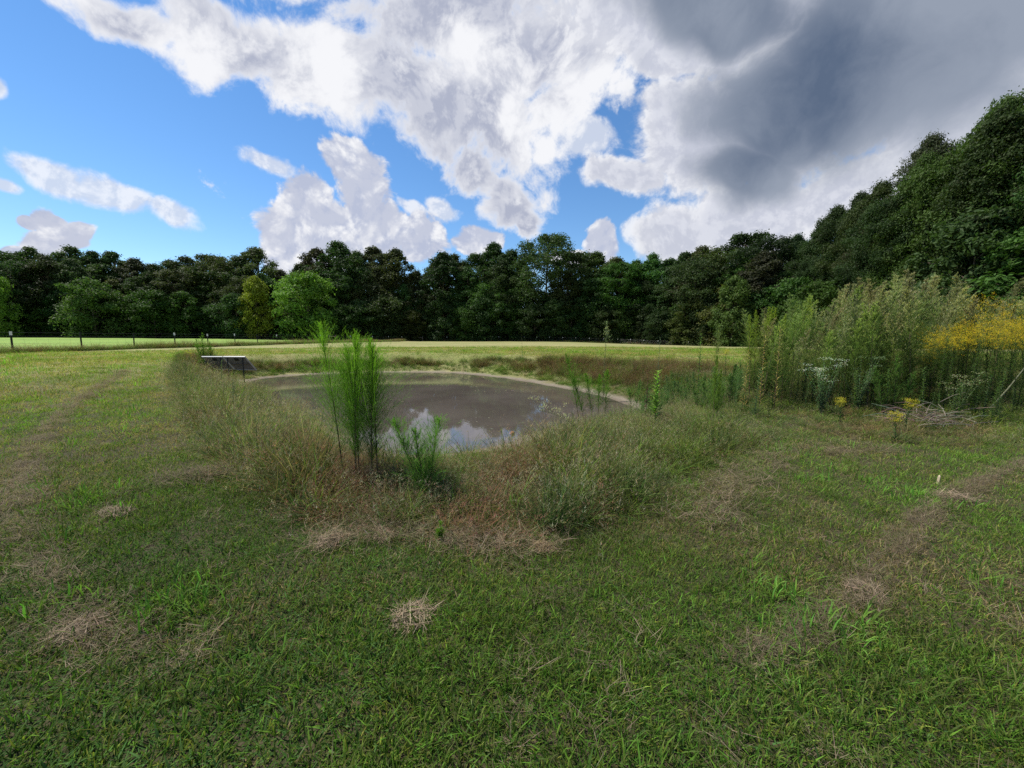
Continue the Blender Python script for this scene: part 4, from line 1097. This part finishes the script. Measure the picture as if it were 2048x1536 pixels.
# the thicket: tall plumed weeds and goldenrods, each its own thing
def plumed(seed, h, plume, up, nb=170):
    r = np.random.default_rng(seed); root = empty('plumed_weed', (0, 0, -50))
    p = stem_path((0, 0, -0.05), h, r.uniform(0, 6.28), 0.05, 0.22); stem_obj(p, 0.011, (0.115, 0.085, 0.055), root)
    feather(r, p, h, nb, 30, 0.10, 0.34, 0.85, 0.085, 0.0080, A(0.060, 0.105, 0.024), up * 1.70, plume * np.array([1.08, 1.14, 1.0]), 0.70).obj('foliage', M_PLANT, root)
    leafy(r, p, 70, 0.16, 0.016, 1.5, 0.8, A(0.095, 0.070, 0.035), A(0.070, 0.115, 0.028), 0.04, 0.60).obj('dead_leaves', M_PLANT, root)
    return root
CREAM, BUFF, LIME = A(0.36, 0.34, 0.20), A(0.29, 0.25, 0.16), A(0.24, 0.30, 0.085)
proto = [plumed(91, 2.6, CREAM, A(0.12, 0.16, 0.045)), plumed(92, 2.6, BUFF, A(0.11, 0.13, 0.045)), plumed(93, 2.6, CREAM, A(0.14, 0.19, 0.05), 180), plumed(94, 2.6, LIME, A(0.13, 0.20, 0.045)), plumed(95, 2.6, A(0.20, 0.25, 0.10), A(0.10, 0.145, 0.04))]
TONE = ['cream', 'buff', 'dense cream', 'lime green', 'green']
def remove_tree(o):
    for ch in [c for c in bpy.data.objects if c.parent == o]: remove_tree(ch)
    bpy.data.objects.remove(o)
TH_TOP = ([1490, 1560, 1600, 1640, 1680, 1720, 1780, 1840, 1880, 1920, 1960, 2010, 2060, 2200], [620, 608, 606, 600, 572, 556, 550, 556, 580, 590, 586, 580, 600, 600])
spots = []
r = np.random.default_rng(96)
for rowy, n_, x0, x1 in ((8.0, 19, 1560, 1900), (8.6, 22, 1520, 1960), (9.3, 25, 1500, 2060), (10.1, 25, 1505, 2110), (11.0, 20, 1540, 2170)):
    for i in range(n_):
        spots.append((x0 + (x1 - x0) * (i + r.uniform(0.1, 0.9)) / n_, rowy + r.uniform(-0.35, 0.35), rowy))
pl_log = {}
for px, y, rowy in spots:
    g = on_land(at_depth(px, 700, y)[0], y)
    top = np.interp(px, *TH_TOP) + {8.0: 60, 8.6: 30, 9.3: 6, 10.1: 0, 11.0: 6}[rowy] + r.normal() * 15
    h = at_depth(px, top, y)[2] - g[2]
    w_ = [0.15, 0.1, 0.15, 0.40, 0.2] if px < 1670 else ([0.25, 0.40, 0.2, 0.03, 0.12] if rowy > 8.3 else [0.2, 0.15, 0.2, 0.15, 0.30])
    k = int(r.choice(5, p=w_))
    o = copy_thing(proto[k], g, r.uniform(0, 6.28), (h / 2.6 * 1.0, h / 2.6 * 1.0, h / 2.6))
    c3 = r.uniform(0.75, 1.2)
    for ch in [c for c in bpy.data.objects if c.parent == o]: ch.color = (c3 * r.uniform(0.93, 1.07), c3, c3 * r.uniform(0.9, 1.1), 1)
    sec = ('left end' if px < 1640 else 'left middle' if px < 1720 else 'middle' if px < 1800 else 'right middle' if px < 1880 else 'part behind the goldenrod' if px < 1990 else 'far right end')
    pos_ = 'front' if rowy < 8.3 else 'second row' if rowy < 9 else 'centre rows' if rowy < 10.5 else 'back'
    tag(o, None, 'weed', 'tall plumed weeds of the thicket'); pl_log.setdefault('tall %s-plumed weed, %s of the thicket\'s %s' % (TONE[k], pos_, sec), []).append((px, o))
def number(book):
    for base, lst in book.items():
        lst.sort(key=lambda q: q[0])
        for i, (px, o) in enumerate(lst): o['label'] = base + one_of(i, len(lst))
number(pl_log)
for q in proto: remove_tree(q)
gp = [goldenrod((0, 0, -50), 1.8, 97 + i, 0.42, 'tall_goldenrod', (0.56, 0.41, 0.026), 34, A(0.050, 0.085, 0.022)) for i in range(3)]
r = np.random.default_rng(99)
gl_log = {}
spots = [(1848 + 235 * (i + r.uniform(0, 0.9)) / 34, r.uniform(6.8, 8.6)) for i in range(34)]
for i, (px, y) in enumerate(spots):
    g = on_land(at_depth(px, 700, y)[0], y); top = np.interp(px, [1845, 1900, 1950, 2080], [668, 630, 616, 628]) + (8.8 - y) * 26 + r.normal() * 13
    h = at_depth(px, top, y)[2] - g[2]
    o = copy_thing(gp[i % 3], g, r.uniform(0, 6.28), h / 1.8)
    tag(o, None, 'goldenrod', 'tall goldenrods of the yellow patch')
    gl_log.setdefault('tall deep yellow goldenrod, %s of the yellow patch\'s %s' % ('front' if y < 7.6 else 'back' if y > 8.2 else 'centre', 'left end' if px < 1910 else 'middle' if px < 1985 else 'right end'), []).append((px, o))
number(gl_log)
for q in gp: remove_tree(q)
# leafy weeds crowding the foot of the thicket
lw = [horseweed((0, 0, -50), 1.0, 140 + i, 0.13, 0.024, A(0.050, 0.085, 0.028), A(0.095, 0.165, 0.045), 0.95, 0.8, 110, name='leafy_weed')[0] for i in range(3)]
lw_log = {}
r = np.random.default_rng(145)
for i in range(44):
    px = 1470 + 590 * (i + r.uniform(0, 0.9)) / 44; y = r.uniform(6.8, 8.4) if px < 1850 else r.uniform(6.2, 7.2)
    g = on_land(at_depth(px, 700, y)[0], y); o = copy_thing(lw[i % 3], g, r.uniform(0, 6.28), r.uniform(0.45, 1.05))
    c3 = r.uniform(0.6, 1.2)
    for ch in [c for c in bpy.data.objects if c.parent == o]: ch.color = (c3, c3, c3 * r.uniform(0.8, 1.3), 1)
    tag(o, None, 'weed', 'leafy weeds at the foot of the thicket')
    lw_log.setdefault('dark leafy weed at the thicket foot %s' % next(n for lim, n in ((1540, 'below the ochre-leaved weeds'), (1640, 'left of the white boneset'), (1700, 'around the white boneset'), (1780, 'between boneset and low goldenrod'), (1850, 'behind the low goldenrod'), (1920, 'by the heap of dead stems'), (1990, 'under the yellow patch\'s middle'), (9999, 'under the yellow patch\'s right end')) if px < lim), []).append((px, o))
# young dog fennels between the pond and the thicket
yf = [dog_fennel((0, 0, 0), [(0, 0, 0.9, 1.0, 0.05, 0.1), (0.10, 0.05, 0.75, 0.4, 0.15, 0.15), (-0.1, 0.04, 0.7, 2.8, 0.15, 0.15)], 150 + i, 'young_dog_fennel', A(0.09, 0.17, 0.045), A(0.17, 0.28, 0.08), start=0.06, reach=0.40, dens=0.9, wid=0.006) for i in range(3)]
yf_log = {}
for i in range(24):
    px = 1275 + 300 * (i + r.uniform(0, 0.9)) / 24; y = r.uniform(7.6, 11.5)
    g = on_land(at_depth(px, 700, y)[0], y); o = copy_thing(yf[i % 3], g, r.uniform(0, 6.28), r.uniform(0.6, 1.15))
    c3 = r.uniform(0.75, 1.2)
    for ch in [c for c in bpy.data.objects if c.parent == o]: ch.color = (c3, c3, c3 * r.uniform(0.8, 1.4), 1)
    tag(o, None, 'weed', 'young dog fennels between pond and thicket')
    yf_log.setdefault('young feathery dog fennel %s' % next(n for lim, n in ((1340, 'behind the bright leafy horseweed'), (1420, 'at the foot of the forked dark weed'), (1490, 'left of the ochre-leaved weeds'), (9999, 'in front of the thicket\'s left end')) if px < lim), []).append((px, o))
number(yf_log)
for q in yf: remove_tree(q)
number(lw_log)
for q in lw: remove_tree(q)

for o in bpy.data.objects:
    if o.parent and o.name.split('.')[0] in ('leaves', 'flowers', 'buds', 'dead_leaves', 'plume', 'seed_head', 'flower_head'): o['kind'] = 'stuff'      # too small to pick apart

# leaning and lying things in the thicket
def stick(name, pts, rad, col, label, cat):
    v, f = tube(pts, rad, 6); o = Soup().add(v, f, col).obj(name, M_DRY)
    return tag(o, label, cat)
a, b2 = ground_at(1975, 822), at_depth(2060, 722, 7.2)
stick('bent_stalk', [a, (a + b2) / 2 + A(0, 0, -0.04), b2], [0.012, 0.010, 0.007], (0.24, 0.25, 0.16), 'bare pale stalk leaning to the right before the goldenrod patch', 'stalk')
r = np.random.default_rng(121); b = on_land(at_depth(1872, 700, 6.3)[0], 6.3); root = empty('brush_pile', b); s = [Soup(), Soup()]
for i in range(130):
    p0 = A(r.normal() * 0.26, r.normal() * 0.16, abs(r.normal()) * 0.13); az = r.normal() * 0.5 + (0 if r.random() < 0.5 else 3.14); L = r.uniform(0.15, 0.55)
    tl_ = r.uniform(-0.05, 0.45); p1 = p0 + A(math.cos(az) * math.cos(tl_), math.sin(az) * math.cos(tl_), math.sin(tl_)) * L
    v, f = tube([p0, (p0 + p1) / 2 + A(0, 0, 0.03), p1], [0.0045, 0.004, 0.002], 4); s[i % 2].add(v, f, vary((0.23, 0.18, 0.15), 1, r, 0.2)[0])
tag(s[0].obj('dead_stems', M_DRY, root), kind='stuff'); tag(s[1].obj('twigs', M_DRY, root), kind='stuff')
tag(root, 'heap of dead greyish stems lying at the foot of the thicket on the right', 'brush pile')

# straw clumps on the mown grass
def clump_mesh(seed, n):
    r = np.random.default_rng(seed); s = Soup()
    for k, (m, w, L) in enumerate(((n, 0.0030, 0.16), (n // 4, 0.0055, 0.24))):
        P_ = disc(m, 0.13, r); rr = np.hypot(P_[:, 0], P_[:, 1]); P_[:, 2] = (0.065 * (1 - (rr / 0.14) ** 2)) * r.uniform(0.15, 1.0, m) + 0.008
        az = r.uniform(0, 6.28, m); Lm = L * r.uniform(0.4, 1.2, m)
        P_[:, 0] -= np.cos(az) * Lm * 0.4; P_[:, 1] -= np.sin(az) * Lm * 0.4
        v, f, c, _ = blades(P_, az, Lm, w * r.uniform(0.7, 1.3, m), 1.42 + 0.14 * r.normal(size=m), 0.35 * r.normal(size=m), 4, vary((0.27, 0.205, 0.140), m, r, 0.3, 0.05), vary((0.36, 0.285, 0.20), m, r, 0.25, 0.05), r.normal(size=m))
        s.add(v, f, c)
    return s.data('straw_clump', M_DRY)
CL = [clump_mesh(130 + i, 210) for i in range(4)]
for i, (px, py, sx, sy, lab) in enumerate([
        (826, 1238, 1.35, 1.35, 'round straw clump lying alone in the middle of the near lawn'), (160, 1265, 1.5, 1.0, 'long straw clump at the left with a dark shadow beside it'),
                (665, 1085, 1.3, 1.0, 'grey straw clump humped at the mown edge below the tall dog fennel'), (760, 1075, 1.2, 0.8, 'straw clump under the forked dog fennel at the mown edge'), (1085, 1102, 0.9, 0.8, 'reddish straw clump at the mown edge in the middle'),
        (1728, 1190, 1.2, 1.0, 'thick straw clump on the right-hand row, middle of it'),         (1905, 1000, 1.4, 0.9, 'straw clump near the far end of the right-hand row'), (230, 1030, 1.3, 0.9, 'brownish straw clump on the left lawn above the centre row'),
                ]):
    g = ground_at(px, py); o = bpy.data.objects.new('straw_clump', CL[i % 4]); COL.objects.link(o)
    o.location = g + A(0, 0, 0.015); o.rotation_euler = (0, 0, rng.uniform(0, 6.28)); k = np.clip(0.55 + 0.16 * g[1], 0.8, 2.4) * 0.9
    o.scale = (sx * k * 0.85, sy * k * 0.85, 0.7 * k); tone = rng.uniform(0.6, 0.85); o.color = (tone, tone * (0.9 if 'reddish' in lab else 0.98), tone * (0.8 if 'reddish' in lab else 0.98), 1)
    tag(o, lab, 'straw clump', 'clumps of cut straw on the mown grass')

# ---------------------------------------------------------------- solar panels, stake and small things
M_ALU = rough_material('aluminium_frame', (0.42, 0.43, 0.44), 0.06, 0.35, 30.0, 0.03, 0.3)
M_BACK = rough_material('panel_backsheet', (0.17, 0.165, 0.18), 0.6, 0.55, 3.0, 0.05)  # dark mottled tone stands in for shade and reflections on a white sheet
M_CELL = rough_material('solar_cells', (0.012, 0.016, 0.035), 0.3, 0.15, 60.0, 0.02, 0.0, 0.5)
M_BLACK = rough_material('black_plastic', (0.015, 0.015, 0.015), 0.2, 0.5, 30.0, 0.05)
def solar_panel(loc, rz, label, w, ln, tilt, low):
    root = empty('solar_panel', loc, rz)
    def part(name, b, mat, par):
        o = Soup().add(*b, (1, 1, 1)).obj(name, mat, par); return o
    fr = []
    plate = empty('panel_plate', (0, 0, 0)); plate.parent = root
    plate.location = (0, 0, low + ln * math.sin(tilt)); plate.rotation_euler = (-tilt, 0, 0)      # hinged on its upper edge, sloping down and away
    e = 0.035
    for nm, b in (('frame_rail', box(-w / 2, w / 2, 0, e, -0.02, 0.02)), ('frame_rail', box(-w / 2, w / 2, ln - e, ln, -0.02, 0.02)), ('frame_rail', box(-w / 2, -w / 2 + e, e, ln - e, -0.02, 0.02)), ('frame_rail', box(w / 2 - e, w / 2, e, ln - e, -0.02, 0.02))):
        part(nm, b, M_ALU, plate)
    part('backsheet', box(-w / 2 + e, w / 2 - e, e, ln - e, 0.002, 0.006), M_BACK, plate)
    part('cell_sheet', box(-w / 2 + e, w / 2 - e, e, ln - e, 0.008, 0.014), M_CELL, plate)
    part('junction_box', box(-0.07, 0.07, 0.12, 0.24, -0.03, 0.001), M_BLACK, plate)
    part('cross_bar', box(-w / 2 + e, w / 2 - e, ln * 0.5, ln * 0.5 + 0.04, -0.03, 0.000), M_WOOD, plate)
    v, f = tube([(0.05, 0.2, -0.02), (0.2, 0.3, -0.05), (0.12, 0.5, -0.05), (-0.2, 0.62, -0.035)], 0.006, 5); Soup().add(v, f, (1, 1, 1)).obj('cable', M_BLACK, plate)
    for sx in (-0.30, 0.32):
        v, f = tube([(sx, 0.02, -0.15), (sx, 0.03, low + ln * math.sin(tilt) - 0.01)], 0.022, 6); Soup().add(v, f, (1, 1, 1)).obj('leg', M_BLACK, root)
    return tag(root, label, 'solar panel', 'solar panels by the pond')
def panel_at(px, y, top, label):
    x = at_depth(px, 713, y)[0]; g = on_land(x, y)
    h = at_depth(px, top, y)[2] - g[2]; drop = 0.60; ln = math.hypot(0.66, drop)
    return solar_panel(g, 0.0, label, 0.88, ln, math.asin(drop / ln), h - drop)
panel_at(468, 15.6, 713, 'right solar panel seen from behind, tilted on legs at the left shore')
panel_at(424, 16.3, 713, 'left solar panel seen from behind, half hidden by the green weed')
b = ground_at(1875, 968)
o = Soup().add(*box(-0.011, 0.011, -0.009, 0.009, -0.05, 0.085), (0.55, 0.45, 0.30)).add([(-0.011, -0.009, 0.085), (0.011, -0.009, 0.085), (0.011, 0.009, 0.085), (-0.011, 0.009, 0.085), (0.0, 0.0, 0.10)], [(0, 1, 4), (1, 2, 4), (2, 3, 4), (3, 0, 4)], (0.55, 0.45, 0.30)).obj('stake', M_DRY)
o.location = b; o.rotation_euler = (0.06, 0.05, 0.5); tag(o, 'short pale wooden stake in the mown grass on the right', 'stake')
def lump(name, loc, rad, col, label, cat, seed):
    import bmesh
    bm = bmesh.new(); bmesh.ops.create_icosphere(bm, subdivisions=2, radius=rad); r = np.random.default_rng(seed)
    for v in bm.verts: v.co *= 1 + 0.14 * r.normal(); v.co.z *= 0.75
    me = bpy.data.meshes.new(name); bm.to_mesh(me); bm.free(); a_ = me.attributes.new('col', 'FLOAT_COLOR', 'POINT'); a_.data.foreach_set('color', np.tile(A(*col, 1).astype(np.float32), len(me.vertices)))
    me.materials.append(M_DRY); o = bpy.data.objects.new(name, me); COL.objects.link(o); o.location = loc
    return tag(o, label, cat)
w_ = on_level(1025, 868, WATER_Z)
lump('clod', w_ + A(0, 0, 0.02), 0.055, (0.22, 0.115, 0.065), 'round rust brown clod at the near right edge of the water', 'clod', 5)
b = ground_at(598, 905)
P_ = np.array([(-0.02, 0, 0.0), (0.0, -0.02, 0.07), (0.03, 0.0, 0.15), (0.0, 0.025, 0.07)]); o = Soup().add(P_, [(0, 1, 2), (0, 2, 3)], (0.50, 0.13, 0.05)).obj('leaf', M_DRY); o.location = b + A(0, 0, 0.22); tag(o, 'single orange-red leaf caught in the left bank grass', 'leaf')
